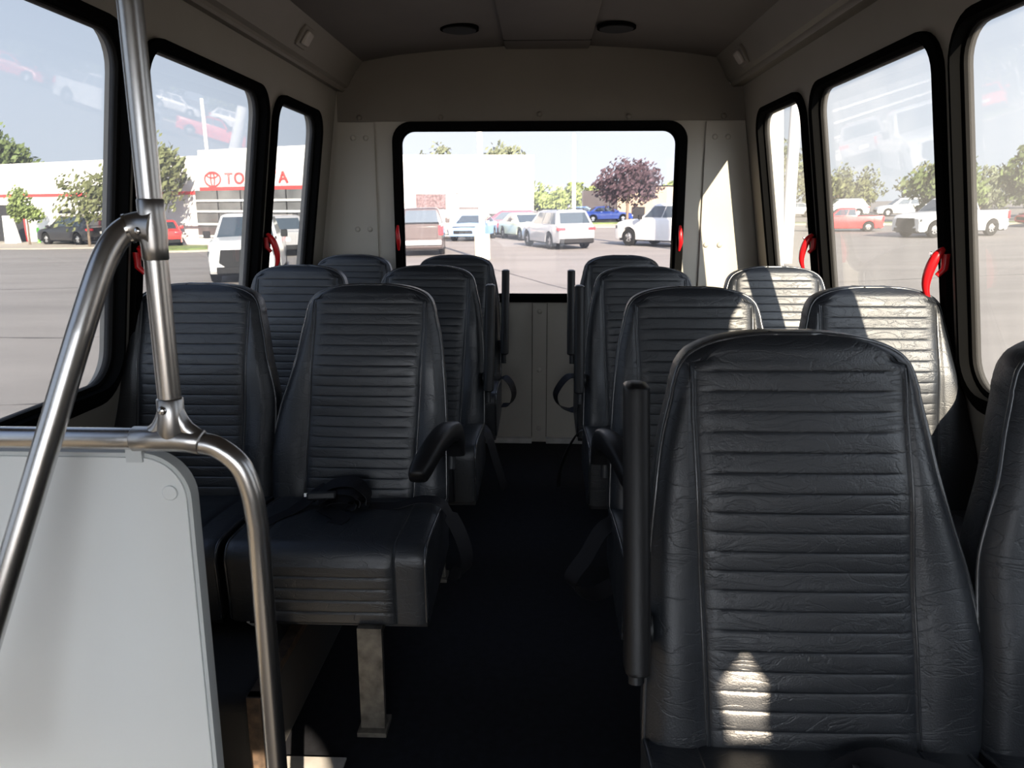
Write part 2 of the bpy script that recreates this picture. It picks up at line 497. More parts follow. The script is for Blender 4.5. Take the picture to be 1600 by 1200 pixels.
# side windows
def side_handle(fn, y, z, p, s=1):
    """curved red lever hanging from a pivot block, standing off the frame"""
    pts = spline([fn(y, z + 0.045, -0.016), fn(y, z + 0.02, -0.040), fn(y + 0.006, z - 0.02, -0.058), fn(y + 0.010, z - 0.06, -0.066), fn(y + 0.010, z - 0.095, -0.062)], 6)
    n = len(pts)
    b = MB().tube(pts, [0.0065 + 0.0075 * math.sin(math.pi * (i / (n - 1)) ** 0.7) for i in range(n)], 12)
    b.tube([fn(y - 0.004, z + 0.03, -0.014), fn(y - 0.004, z - 0.012, -0.020), fn(y - 0.002, z - 0.03, -0.040)], [0.012, 0.010, 0.007], 10)
    h = into(b.build('release_handle', M['red'], smooth=50), p)
    h['label'] = 'red release handle'
    MB().disc(fn(y, z + 0.03, -0.052), (-1 if fn(0, 1, 0)[0] > 0 else 1, 0, 0), 0.006, 0.004, 10).build('screw', M['chrome'], h)


wn = 2
for fn, gm, lst in ((fL, 'glassL', spans), (fR, 'glassR', spans[1:])):
    for nm, a, b in lst:
        p = tag(empty('window_%d' % wn, fn(a, ZB, 0)), kind='structure'); wn += 1
        o1, i1 = 0.052, 0.012
        ZT = W0T if (nm == 'w0' and fn is fR) else 1.725
        fo = (a - o1 - 0.01, ZB - o1, b + 0.022, ZT + 0.03)
        if nm == 'w2': fo = (a - 0.052, ZB - o1, b + 0.05, ZT + 0.03)
        if nm == 'w3': fo = (a - 0.052, ZB - o1, b + 0.05, ZT + 0.03)
        into(link('window_frame', ring(fo, (a - i1, ZB - i1, b + i1, ZT + 0.006), 0.12, 0.095, -0.018, 0.012, fn), M['frame'], smooth=40), p)
        into(link('glazing_rail', ring((a - 0.018, ZB - 0.018, b + 0.018, ZT + 0.018), (a, ZB, b, ZT), 0.10, 0.085, 0.012, 0.036, fn), M['seal'], smooth=40), p)
        into(link('pane', plate(rrect(a - 0.01, ZB - 0.01, b + 0.01, ZT + 0.01, 0.09), [], 0.022, 0.027, fn), M[gm]), p)
        if nm == 'w2': side_handle(fn, a - 0.045, 1.13, p)
        if nm == 'w3': side_handle(fn, a - 0.06, 1.14, p)

# right wall; unseen openings added and shaped to throw the nearest seat's sun patch
patch_hole = [(-1.355, 1.742), (-1.497, 1.751), (-1.493, 1.685), (-1.337, 1.615), (-1.298, 1.664)]
patch_hole2 = [(-1.495, 1.680), (-1.504, 1.666), (-1.337, 1.592), (-1.333, 1.606)]
wr = tag(link('wall_right', plate(wo, WALLR_HOLES + [patch_hole, patch_hole2], 0.0, 0.005, fR), M['cream'], smooth=30), kind='structure')

# front bulkhead with the windscreen opening
fF = lambda u, v, w_: (u, Y0 - w_, v)
wf = tag(link('wall_front', plate([(-1.345, -0.02), (1.31, -0.02), (0.992, 2.05), (0.86, 2.10), (0.5, 2.13), (-0.55, 2.13), (-0.93, 2.10), (-1.065, 2.0)], [rrect(-1.10, 0.50, 0.52, 1.62, 0.1)], 0.0, 0.05, fF), M['cream']), kind='structure')

# ceiling speakers and cove lamps
for x, lab in ((-0.385, 'round black ceiling speaker on the dealership side of the roof'), (0.325, 'round black ceiling speaker on the side of the sunlit seats')):
    z = 2.089
    y = 3.74
    t = tag(empty('ceiling_speaker', (x, y, z)), lab, 'speaker', 'round speakers in the bus ceiling')
    MB().disc((0, 0, 0.006), (0, 0, -1), 0.088, 0.014, 32).build('rim', M['frame'], t, smooth=40)
    MB().disc((0, 0, -0.008), (0, 0, -1), 0.076, 0.004, 32).build('speaker_grille', M['grille_b'], t, smooth=40)
for x, y, z, s, lab in ((-0.978, 3.33, 1.972, 1, 'small clear courtesy lamp on the cove above the dealership windows'),
                        (0.905, 3.80, 1.975, -1, 'small clear courtesy lamp on the cove above the sunlit seats')):
    t = tag(empty('courtesy_lamp', (x, y, z)), lab, 'lamp', 'courtesy lamps on the ceiling coves')
    A = Vector((0.83 * s, 0, -0.55)).normalized()
    Bv = Vector((0.55 * s, 0, 0.83)).normalized()
    T = Matrix((( A.x, 0, Bv.x), (0, 1, 0), (A.z, 0, Bv.z))).to_4x4()
    b = MB().box((-0.012, -0.06, -0.045), (0.008, 0.06, 0.045), T).build('base_plate', M['header'], t, bevel=0.004)
    MB().box((0.006, -0.035, -0.03), (0.024, 0.035, 0.03), T).build('lens', M['lens'], t, bevel=0.008)

# wheel box along the floor on the dealership side, metal edging
wbx = tag(empty('wheel_box', (-1.0, 1.95, 0)), 'low dark carpeted wheel box against the dealership-side wall', 'wheel housing')
MB().box((-0.30, -0.50, 0.0), (0.39, 0.62, 0.24)).build('housing', M['carpet'], wbx, bevel=0.03)
MB().box((0.37, -0.505, 0.0), (0.40, -0.48, 0.25)).box((0.37, -0.50, 0.228), (0.40, 0.62, 0.25)).build('edge_trim', M['rust'], wbx)

fp = MB().box((-0.60, 1.18, 0.0), (-0.455, 1.575, 0.006)).build('sun_patch_plate', M['alu'], bevel=0.002)  # pale plate added so the sun patch shows bright on the dark floor
tag(fp, 'pale plate added as the sunlit patch of floor in front of the seat leg', 'sunlit patch')

# ------------------------------------------------------------------ seats
def lerp_tab(tab, z):
    if z <= tab[0][0]: return tab[0][1]
    for (a, va), (b, vb) in zip(tab, tab[1:]):
        if z <= b: return va + (vb - va) * (z - a) / (b - a)
    return tab[-1][1]


ZTOP, ZBOT = 1.064, 0.40
_top = [(0.975, .188), (0.998, .184), (1.012, .179), (1.024, .172), (1.034, .162), (1.042, .149), (1.049, .133), (1.055, .112), (1.059, .092), (1.0625, .066), (1.064, .035)]
STR = [(0.40, .226), (0.46, .228), (0.66, .225), (0.77, .220), (0.87, .211), (0.92, .203)] + _top      # straight side
FLR = [(0.40, .285), (0.46, .290), (0.57, .292), (0.66, .277), (0.72, .262), (0.77, .243), (0.83, .222), (0.87, .211), (0.92, .201)] + _top
MED = [(0.40, .235), (0.57, .239), (0.66, .238), (0.74, .238), (0.80, .226), (0.87, .210), (0.92, .202)] + _top
RIB = 0.0292


def ysurf(z):
    """front surface of the backrest in profile: recline plus lumbar and neck swell"""
    # steeper recline in the neck area, flatter below it, lumbar slope at the bottom
    def seg(z): return lerp_tab(_prof, z)
    h = 0.02
    return (seg(z - h) + 2 * seg(z) + seg(z + h)) / 4 - 0.004 * math.exp(-((z - 0.60) / 0.08) ** 2)


_prof = [(0.36, -0.160), (0.455, -0.145), (0.66, -0.096), (0.70, -0.088), (0.83, -0.071), (0.85, -0.066), (1.00, -0.018), (1.064, 0.0), (1.10, 0.01)]


def smooth_row(tab):
    # light smoothing so the outline has no kinks
    def f(z):
        if z > 0.99: return lerp_tab(tab, z)
        h = 0.022
        return (lerp_tab(tab, z - h) + 2 * lerp_tab(tab, z) + lerp_tab(tab, z + h if z + h < 1.0 else z)) / 4
    return f


def backrest(tl, trr, drift, seed):
    """tl / trr: half-width tables for the -x and +x side. drift: sideways drift of the ribbed insert at the bottom"""
    rnd = random.Random(seed)
    L, Rr = smooth_row(tl), smooth_row(trr)
    zs = [ZBOT]
    z = ZBOT
    kk = 0
    while z < 1.018:
        for f_ in (0.06, 0.14, 0.30, 0.5, 0.70, 0.86, 0.94, 1.0):
            z = ZBOT + RIB * (kk + f_)
            if z < 1.021: zs.append(z)
        kk += 1
    zs += [1.022, 1.028, 1.034, 1.039, 1.043, 1.047, 1.051, 1.054, 1.057, 1.0595, 1.0615, 1.063, 1.064]
    wob = [rnd.uniform(-1, 1) for _ in range(60)]
    us = [-1, -.985, -.96, -.92, -.86, -.80, -.74]
    NI = 22
    vs, rows = [], []
    for z in zs:
        a, b = L(z), Rr(z)
        f = max(0, min(1, (z - 0.45) / 0.5))
        xc = drift * (1 - f)
        hi = 0.153
        xs = []
        if a > hi - xc + 0.02 and b > hi + xc + 0.02:
            lo, hh = xc - hi, xc + hi
        else:
            k = min(a, b) / 0.185
            lo, hh = -0.150 * k, 0.150 * k
        for i in range(8): xs.append(-a + (lo - 0.012 + a) * (i / 8) ** 0.8)
        xs += [lo - 0.012, lo - 0.009, lo - 0.006, lo - 0.003]
        for i in range(NI + 1): xs.append(lo + (hh - lo) * i / NI)
        xs += [hh + 0.003, hh + 0.006, hh + 0.009, hh + 0.012]
        for i in range(7, -1, -1): xs.append(b - (b - hh - 0.012) * (i / 8) ** 0.8)
        row = []
        for x in xs:
            y = ysurf(z)
            # horizontal pillow ribs in the insert
            inside = lo < x < hh and z < 1.03
            if inside:
                fr = ((z - ZBOT) / RIB) % 1.0; ky = int((z - ZBOT) / RIB + 0.5)
                dd = min(fr, 1 - fr)
                y -= (0.0016 * (1 - math.exp(-dd / 0.045)) + 0.0004 * math.sin(math.pi * fr)) * min(1, (x - lo) / 0.006, (hh - x) / 0.006) - 0.0008 * wob[ky % 60] * math.sin(x * 11 + ky)
            # double seam grooves
            for s in (lo - 0.003, lo - 0.010, hh + 0.003, hh + 0.010):
                if abs(x - s) < 0.0025 and z < 1.035: y += 0.0022
            # bolsters swell forward beside the insert, low down
            if x < lo - 0.012 or x > hh + 0.012:
                e_ = (lo - 0.012 - x) / max(0.01, a + lo - 0.012) if x < 0 else (x - hh - 0.012) / max(0.01, b - hh - 0.012)
                e_ = max(0, min(1, e_))
                y -= (0.014 * math.exp(-((z - 0.60) / 0.14) ** 2) + 0.002) * math.sin(math.pi * min(1, e_ * 0.95)) ** 0.8
            # slight crown and edge roll-over
            y += 0.010 * min(1.0, (x / 0.24) ** 2)
            d_ = min(x + a, b - x, ZTOP - z); k = 0.026
            if d_ < k: y += 0.019 * (1 - d_ / k) ** 2
            row.append(len(vs)); vs.append((x, y, z))
        rows.append(row)
    fs = []
    nc = len(rows[0])
    for i in range(len(rows) - 1):
        for j in range(nc - 1):
            fs.append((rows[i][j], rows[i][j + 1], rows[i + 1][j + 1], rows[i + 1][j]))
    # boundary loop: up the left side, over the top, down the right
    left = [r[0] for r in rows]; right = [r[-1] for r in rows]
    loop = left + rows[-1][1:-1] + right[::-1]
    outline = [vs[i] for i in loop]
    prev = loop
    for (dy, sc_) in ((0.008, 1.012), (0.035, 1.012), (0.062, 1.0), (0.074, 0.965)):
        cur = []
        for i in loop:
            x, y, z = vs[i]
            zz = 0.75 + (z - 0.75) * (1 + (sc_ - 1) * 0.6) if z > ZBOT + 0.001 else z
            cur.append(len(vs)); vs.append((x * sc_, y + dy, zz))
        for k in range(len(loop) - 1):
            fs.append((prev[k], prev[k + 1], cur[k + 1], cur[k]))
        prev = cur
    nr = len(rows)
    Lc = prev[:nr]; Rc = prev[-nr:][::-1]
    for k in range(nr - 1): fs.append((Lc[k], Lc[k + 1], Rc[k + 1], Rc[k]))
    # underside
    fs.append(tuple([r for r in rows[0]] + [Rc[0], Lc[0]]))
    me = mesh(vs, fs)
    pp_ = [outline[0]]
    for p in outline[1:]:
        if (Vector(p) - Vector(pp_[-1])).length > 0.007: pp_.append(p)
    pm = MB().tube([(x * 1.004, y + 0.003, z) for x, y, z in pp_], 0.0042, 7)
    # raised welts either side of the ribbed insert
    st = []
    for jj in (9, len(rows[0]) - 10):
        s1 = MB(); st.append(s1); s1.tube([(vs[r[jj]][0], vs[r[jj]][1] + 0.0002, vs[r[jj]][2]) for r in rows[:-9:5]], 0.0021, 6)
    return me, mesh(pm.v, pm.f), [mesh(q_.v, q_.f) for q_ in st]


def cushion(xl, xr, seed):
    """ribbed cushion; profile runs rear-top -> front-top -> front -> underside"""
    prof = []
    yb, yf, zt, zf, zb_ = -0.10, -0.545, 0.455, 0.490, 0.285
    for i in range(14):
        t = i / 13
        prof.append((yb + (yf + 0.045 - yb) * t, zt + (zf - zt) * t + 0.012 * math.sin(math.pi * t), 0))
    for i in range(1, 8):
        a = R(90 * i / 8)
        prof.append((yf + 0.045 - 0.045 * math.sin(a), zf - 0.045 + 0.045 * math.cos(a), 0))
    H = zf - 0.045 - zb_
    for i in range(51):
        t = i / 50
        d5 = (t * 5) % 1.0; rib = 0.0032 * (1 - math.exp(-min(d5, 1 - d5) / 0.06))
        prof.append((yf + 0.012 * t, zf - 0.045 - H * t, rib))
    prof.append((yf + 0.03, zb_ - 0.006, 0)); prof.append((yf + 0.10, zb_ - 0.008, 0)); prof.append((yb, 0.30, 0))
    W = xr - xl
    xs = [xl, xl + .004, xl + .012, xl + .03]
    lo, hh = xl + 0.085, xr - 0.085
    xs += [lo - 0.012, lo - 0.009, lo - 0.006, lo - 0.003] + [lo + (hh - lo) * i / 16 for i in range(17)] + [hh + .003, hh + .006, hh + .009, hh + .012]
    xs += [xr - .03, xr - .012, xr - .004, xr]
    vs, cols = [], []
    for x in xs:
        e_ = min(x - xl, xr - x)
        ins = 0.010 * (1 - min(1, e_ / 0.03)) ** 2
        c = []
        for (y, z, rib) in prof:
            yy = y - (rib if lo < x < hh else 0)
            g = any(abs(x - s) < 0.0025 for s in (lo - .003, lo - .010, hh + .003, hh + .010))
            yc, zc = -0.33, 0.385
            d = Vector((yy - yc, z - zc)); 
            if d.length > 1e-6:
                dn = d.normalized(); d = d - dn * (ins + (0.003 if g else 0))
            c.append(len(vs)); vs.append((x, yc + d.x, zc + d.y))
        cols.append(c)
    fs = []
    n = len(prof)
    for i in range(len(xs) - 1):
        for j in range(n - 1): fs.append((cols[i][j], cols[i + 1][j], cols[i + 1][j + 1], cols[i][j + 1]))
        fs.append((cols[i][n - 1], cols[i + 1][n - 1], cols[i + 1][0], cols[i][0]))
    fs.append(tuple(cols[0])); fs.append(tuple(cols[-1])[::-1])
    me = mesh(vs, fs)
    pbs = []
    for c in (cols[1], cols[-2]):
        pb = MB().tube([vs[i] for i in c[:-3:2]], 0.004, 7); pbs.append(mesh(pb.v, pb.f))
    return me, pbs


def prep(me, m, ang=38):
    me.materials.append(m)
    me.polygons.foreach_set('use_smooth', [True] * len(me.polygons))
    me.set_sharp_from_angle(angle=R(ang))
    return me


SEATM = {}
for key, (l_, r_, d_, cx) in dict(
        aisle_neg=(FLR, STR, -0.027, (-0.262, 0.232)),    # seat on the -X side, aisle at its +x
        window_neg=(FLR, MED, -0.012, (-0.262, 0.240)),
        aisle_pos=(STR, FLR, 0.027, (-0.232, 0.262)),
        window_pos=(MED, FLR, 0.012, (-0.240, 0.262))).items():
    bm_, pm_, st_ = backrest(l_, r_, d_, hash(key) % 97 if False else len(SEATM) + 3)
    cm_, cp_ = cushion(*cx, 1)
    SEATM[key] = (prep(bm_, M['vinyl'], 60), prep(pm_, M['piping'], 80), prep(cm_, M['vinyl'], 50), [prep(c_, M['piping'], 80) for c_ in cp_], [prep(c_, M['piping'], 80) for c_ in st_])

ARM_UP = MB()
_pts = [(0, -0.155, 0.595), (0, -0.150, 0.612), (0, -0.135, 0.66), (0, -0.09, 0.80), (0, -0.045, 0.94), (0, -0.032, 0.985), (0, -0.028, 0.998)]
_p = spline(_pts, 5); _n = len(_p)
for i, p in enumerate(_p):
    t = i / (_n - 1)
    hw = 0.0195 * min(1, 0.55 + 6 * t, 0.5 + 6 * (1 - t)); dp = 0.030 * min(1, 0.5 + 6 * t, 0.5 + 8 * (1 - t))
    for j in range(16):
        a = 2 * math.pi * j / 16
        ca, sa = math.cos(a), math.sin(a)
        ARM_UP.v.append((p.x + hw * abs(ca) ** 0.6 * (1 if ca > 0 else -1), p.y + dp * abs(sa) ** 0.6 * (1 if sa > 0 else -1), p.z))
for i in range(_n - 1):
    for j in range(16): ARM_UP.f.append((i * 16 + j, i * 16 + (j + 1) % 16, (i + 1) * 16 + (j + 1) % 16, (i + 1) * 16 + j))
ARM_UP.f.append(tuple(range(16))); ARM_UP.f.append(tuple(range((_n - 1) * 16, _n * 16)))
ARM_UP = prep(mesh(ARM_UP.v, ARM_UP.f), M['rubber'], 50)
ad_ = MB()
_p = spline([(0.008, -0.115, 0.590), (0.008, -0.120, 0.635), (0.004, -0.16, 0.668), (-0.006, -0.23, 0.684), (-0.020, -0.31, 0.680), (-0.036, -0.385, 0.660), (-0.048, -0.430, 0.638), (-0.052, -0.442, 0.628)], 5)
_n = len(_p)
for i, p in enumerate(_p):
    t = i / (_n - 1)
    tn = (_p[min(i + 1, _n - 1)] - _p[max(i - 1, 0)]).normalized(); up_ = Vector((1, 0, 0)).cross(tn) * -1
    if up_.z < 0: up_ = -up_
    hw = 0.027 * min(1, 0.7 + 5 * (1 - t) * 0.3); hh_ = 0.029 * min(1, 0.55 + 6 * (1 - t), 0.6 + 4 * t) * (1.15 if t < 0.3 else 1)
    for j in range(16):
        a = 2 * math.pi * j / 16; ca, sa = math.cos(a), math.sin(a)
        v = p + Vector((1, 0, 0)) * hw * abs(ca) ** 0.6 * (1 if ca > 0 else -1) + up_ * hh_ * abs(sa) ** 0.6 * (1 if sa > 0 else -1)
        ad_.v.append(tuple(v))
for i in range(_n - 1):
    for j in range(16): ad_.f.append((i * 16 + j, i * 16 + (j + 1) % 16, (i + 1) * 16 + (j + 1) % 16, (i + 1) * 16 + j))
ad_.f.append(tuple(range(16))); ad_.f.append(tuple(range((_n - 1) * 16, _n * 16)))
ARM_DN = prep(mesh(ad_.v, ad_.f), M['rubber'], 50)
ARM_DN_M = mesh([(-x, y, z) for x, y, z in ad_.v], ad_.f); prep(ARM_DN_M, M['rubber'], 50)
ARM_BR = MB().tube([(0, -0.10, 0.54), (0, -0.085, 0.60), (0, -0.075, 0.655)], 0.012, 10).disc((-0.02, -0.10, 0.635), (1, 0, 0), 0.026, 0.04, 16)
ARM_BR = prep(mesh(ARM_BR.v, ARM_BR.f), M['shell'])
LEG = MB().box((-0.030, -0.555, 0.012), (0.030, -0.535, 0.285)).box((-0.028, -0.54, 0.26), (0.028, -0.19, 0.285))
LEG = prep(mesh(LEG.v, LEG.f), M['legm'])
FOOT = MB().box((-0.036, -0.575, 0.0), (0.036, -0.50, 0.012)); FOOT = prep(mesh(FOOT.v, FOOT.f), M['legm'])
FRAME = MB().box((-0.225, -0.50, 0.262), (-0.205, -0.12, 0.287)).box((0.205, -0.50, 0.262), (0.225, -0.12, 0.287)).box((-0.225, -0.50, 0.262), (0.225, -0.46, 0.287)).box((-0.225, -0.16, 0.262), (0.225, -0.12, 0.30)).box((-0.17, -0.12, 0.28), (-0.14, -0.085, 0.5)).box((0.14, -0.12, 0.28), (0.17, -0.085, 0.5))
FRAME = prep(mesh(FRAME.v, FRAME.f), M['shell'])


def seat(key, x, y, label, arm=None, zscale=1.0):
    t = tag(empty('bus_seat', (x, y, 0)), label, 'seat', 'black vinyl passenger seats')
    t.scale = (1, 1, zscale)
    s = -1 if key.endswith('pos') else 1          # aisle side direction
    a = SEATM[key]
    def ch(nm, me, par=t, loc=(0, 0, 0)):
        o = bpy.data.objects.new(nm, me); COL.objects.link(o); o.parent = par; o.location = loc; return o
    bk_ = ch('backrest', a[0]); ch('piping', a[1], bk_)
    for c_ in a[4]: ch('seam_welt', c_, bk_)
    cu = ch('seat_cushion', a[2])
    for c_ in a[3]: ch('piping', c_, cu)
    ch('seat_frame', FRAME)
    if key.startswith('aisle'):
        lg = ch('leg', LEG, loc=(0.09 * s, 0, 0)); ch('foot_plate', FOOT, lg)
        if arm:
            br = ch('armrest_bracket', ARM_BR, loc=(0.243 * s, 0, 0))
            if arm == 'up': ch('armrest', ARM_UP, loc=(0.250 * s, 0, 0))
            else: ch('armrest', ARM_DN if s > 0 else ARM_DN_M, loc=(0.250 * s, 0, 0))
    return t


seat('aisle_neg', -0.503, 2.23, 'black ribbed seat with armrest lowered and belt pile on its cushion, dealership side', 'down')
seat('window_neg', -1.022, 2.23, 'black ribbed seat by the dealership window, behind the steel grab rail')
seat('aisle_neg', -0.453, 3.05, 'black aisle seat directly behind the seat with the belt pile', 'up')
seat('window_neg', -0.975, 3.05, 'black window seat in the middle row on the dealership side')
seat('aisle_neg', -0.430, 3.85, 'rearmost black aisle seat on the dealership side, below the rear window', 'up')
seat('window_neg', -0.948, 3.85, 'rearmost black window seat on the dealership side, against the cream corner')
seat('aisle_pos', 0.395, 1.18, 'large black seat with a small bright sun patch low on its back', 'up', 1.02)
seat('window_pos', 0.915, 1.18, 'black window seat beside the large front aisle seat, mostly cut off', None, 1.02)
seat('aisle_pos', 0.425, 2.17, 'black aisle seat behind the largest one, sunlight across its upper corner', 'down')
seat('window_pos', 0.944, 2.20, 'sunlit black window seat beside the red release handle')
seat('aisle_pos', 0.395, 3.03, 'black aisle seat in the third row on the sunny side, armrest folded up', 'up')
seat('window_pos', 0.913, 3.05, 'sunlit black window seat farther back, in front of the cream corner post')
seat('aisle_pos', 0.393, 3.85, 'rearmost black aisle seat on the sunny side, below the rear window', 'up')
wall_m = SEATM

# ------------------------------------------------------------------ seat belts
def belt(name, label, x, y, z, straps, buckle=None, w_=0.045, grp='black seat belts'):
    if not buckle:
        n = spline([Vector(p) - Vector((x, y, z)) for p in straps[0][0]], 6)
        o = MB().ribbon(n, w_, straps[0][1]).build(name, M['web'], smooth=60)
        o.location = (x, y, z)
        return tag(o, label, 'seat belt', grp)
    t = tag(empty(name, (x, y, z)), label, 'seat belt', grp)
    for pts, side in straps:
        n = spline([Vector(p) - Vector((x, y, z)) for p in pts], 6)
        MB().ribbon(n, w_, side).build('webbing', M['web'], t, smooth=60)
    if buckle:
        c, ax = buckle
        T = Matrix.Translation(Vector(c) - Vector((x, y, z))) @ Matrix.Rotation(ax, 4, 'Z') @ Matrix.Rotation(R(-18), 4, 'X')
        bo = MB().box((-0.045, -0.024, -0.010), (0.032, 0.024, 0.012), T).build('buckle', M['shell'], t, bevel=0.006)
        MB().box((-0.052, -0.014, 0.0), (-0.040, 0.014, 0.010), T).build('tongue', M['chrome'], bo)
    return t


belt('seat_belt', 'belt draped over the cushion edge and looping into the aisle, dealership side', -0.30, 1.98, 0.49,
     [([(-0.47, 1.975, 0.482), (-0.40, 1.97, 0.486), (-0.33, 1.985, 0.500), (-0.275, 1.985, 0.492), (-0.245, 1.975, 0.455), (-0.215, 1.96, 0.40), (-0.200, 1.955, 0.34), (-0.212, 1.96, 0.295), (-0.25, 1.97, 0.29)], [(0.1, 1, 0.1)] * 24 + [(0.6, 0.75, 0.3)] * 25)])
belt('seat_belt', 'tangled belt with black buckle piled against the seat back, dealership side', -0.55, 1.98, 0.49,
     [([(-0.725, 1.80, 0.488), (-0.69, 1.87, 0.489), (-0.655, 1.94, 0.490), (-0.63, 2.0, 0.505), (-0.60, 2.03, 0.52)], (1, -0.4, 0.1)),
      ([(-0.63, 1.99, 0.495), (-0.59, 2.00, 0.528), (-0.55, 1.995, 0.545), (-0.505, 1.985, 0.545), (-0.475, 1.975, 0.520), (-0.470, 1.965, 0.490)], (0, 1, 0.35)),
      ([(-0.61, 1.975, 0.493), (-0.575, 1.98, 0.518), (-0.54, 1.975, 0.530), (-0.505, 1.965, 0.528), (-0.487, 1.955, 0.508), (-0.49, 1.945, 0.488)], (0.05, 1, 0.35)),
      ([(-0.60, 1.955, 0.491), (-0.565, 1.955, 0.510), (-0.53, 1.95, 0.515), (-0.505, 1.94, 0.503), (-0.515, 1.925, 0.489)], (-0.05, 1, 0.3)),
      ([(-0.585, 1.93, 0.492), (-0.55, 1.90, 0.491), (-0.52, 1.865, 0.491), (-0.53, 1.83, 0.491)], (1, 0.5, 0.0))],
     ((-0.585, 1.945, 0.522), R(10)))
belt('seat_belt', 'belt loop hanging beside the rearmost aisle seat on the dealership side', -0.19, 3.72, 0.5,
     [([(-0.205, 3.72, 0.47), (-0.175, 3.71, 0.475), (-0.145, 3.70, 0.44), (-0.135, 3.70, 0.39), (-0.155, 3.70, 0.345), (-0.195, 3.71, 0.335)], (0.45, 0.8, 0.25))])
belt('seat_belt', 'belt strap hanging to the floor beside the middle aisle seat, dealership side', -0.20, 2.9, 0.4,
     [([(-0.235, 2.92, 0.45), (-0.205, 2.88, 0.42), (-0.18, 2.87, 0.34), (-0.155, 2.86, 0.26), (-0.14, 2.86, 0.21)], (0.5, 1, 0.1))], w_=0.05)
belt('seat_belt', 'belt loop hanging beside the third row aisle seat on the sunny side', 0.15, 3.0, 0.5,
     [([(0.175, 3.70, 0.49), (0.13, 3.70, 0.485), (0.09, 3.70, 0.44), (0.07, 3.70, 0.39), (0.09, 3.70, 0.34), (0.14, 3.71, 0.315), (0.175, 3.71, 0.32)], (-0.45, 0.8, 0.25))])
belt('seat_belt', 'thin belt strap drooping to the floor beside the third row seat, sunny side', 0.16, 2.9, 0.42,
     [([(0.18, 2.90, 0.45), (0.14, 2.88, 0.43), (0.10, 2.87, 0.36), (0.075, 2.87, 0.28), (0.07, 2.87, 0.22)], (0.5, 1, 0.1))], w_=0.035)
belt('seat_belt', 'wide belt loop hanging beside the second row aisle seat on the sunny side', 0.17, 1.95, 0.42,
     [([(0.205, 1.96, 0.455), (0.165, 1.95, 0.43), (0.125, 1.94, 0.36), (0.085, 1.93, 0.30), (0.10, 1.93, 0.265), (0.15, 1.94, 0.25), (0.20, 1.95, 0.27)], (-0.55, 0.75, 0.3))], w_=0.05)
belt('seat_belt', 'belt pile with buckle on the large seat with the sun patch', 0.50, 0.96, 0.47,
     [([(0.42, 0.97, 0.468), (0.46, 0.985, 0.482), (0.50, 0.99, 0.490), (0.55, 0.985, 0.480), (0.60, 0.975, 0.470)], (0.1, 1, 0.5)),
      ([(0.44, 0.95, 0.470), (0.48, 0.96, 0.478), (0.53, 0.955, 0.476), (0.58, 0.93, 0.472)], (0, 1, 0.3))],
     ((0.50, 0.955, 0.487), R(-14)))

# crumpled paper tucked under the cushion
ico = bmesh.new()
bmesh.ops.create_icosphere(ico, subdivisions=3, radius=0.03)
for v in ico.verts:
    v.co *= 1 + random.uniform(-0.22, 0.22); v.co.z *= 0.42; v.co.x *= 1.15
me = bpy.data.meshes.new('p'); ico.to_mesh(me); ico.free()
cp = link('crumpled_paper', me, M['paper']); cp.location = (-0.715, 1.76, 0.262)
tag(cp, 'crumpled white paper lying on the wheel box under the seat', 'paper')

# ------------------------------------------------------------------ grab rail and modesty panel
GY = 1.05
t = tag(empty('grab_rail', (-0.53, GY, 0)), 'brushed stainless steel grab rail with bent branches in front of the seats', 'grab rail')
O = Vector((-0.53, GY, 0))
r0 = 0.0160


def P3(x, y, z): return Vector((x, y, z)) - O


MB().tube([P3(-0.533, GY, 2.10), P3(-0.532, GY, 1.28)], r0, 28).build('vertical_pole', M['steel'], t, smooth=60)
MB().tube([P3(-0.532, GY, 1.22), P3(-0.532, GY, 0.985)], r0, 28).build('vertical_pole', M['steel'], t, smooth=60)
MB().tube([P3(-1.20, GY, 0.950), P3(-0.59, GY, 0.950)], r0, 28).build('horizontal_rail', M['steel'], t, smooth=60)
el = spline([(-0.50, GY, 0.946), (-0.468, GY, 0.938), (-0.438, GY, 0.912), (-0.424, GY, 0.872), (-0.418, GY, 0.82)], 8) + [Vector((-0.417, GY, 0.5)), Vector((-0.417, GY, 0.0))]
MB().tube([p - O for p in el], r0, 28).build('elbow_tube', M['steel'], t, smooth=60)
dg = spline([(-0.552, 1.05, 1.252), (-0.564, 1.045, 1.249), (-0.575, 1.035, 1.237), (-0.585, 1.022, 1.214), (-0.595, 1.008, 1.18), (-0.612, 0.985, 1.113)], 8)
MBd = MB().tube([p - O for p in dg] + [P3(-0.665, 0.94, 0.931), P3(-0.732, 0.885, 0.703), P3(-0.80, 0.83, 0.47)], 0.0172, 28)
MBd.build('diagonal_tube', M['steel'], t, smooth=60)
# tee fitting: sleeve on the pole, neck swelling towards the diagonal tube
b = MB().tube([P3(-0.532, GY, z) for z in (1.289, 1.2875, 1.27, 1.247, 1.225, 1.2085, 1.207)], [0.0161, 0.0174, 0.0174, 0.0192, 0.0174, 0.0174, 0.0161], 28)
b.tube([P3(-0.528, GY, 1.250), P3(-0.545, 1.05, 1.2525), P3(-0.556, 1.048, 1.2515), P3(-0.562, 1.046, 1.2498)], [0.026, 0.0215, 0.0195, 0.0192], 28)
tf = b.build('tee_fitting', M['cast'], t, smooth=60)
MB().disc(P3(-0.542, GY - 0.0205, 1.247), (0, -1, 0.1), 0.0055, 0.004, 12, dome=1).build('screw', M['chrome'], tf, smooth=60)
MB().tube([P3(-0.5615, 1.046, 1.2500), P3(-0.5645, 1.045, 1.2490)], 0.0202, 28).build('collar', M['chrome'], tf, smooth=60)
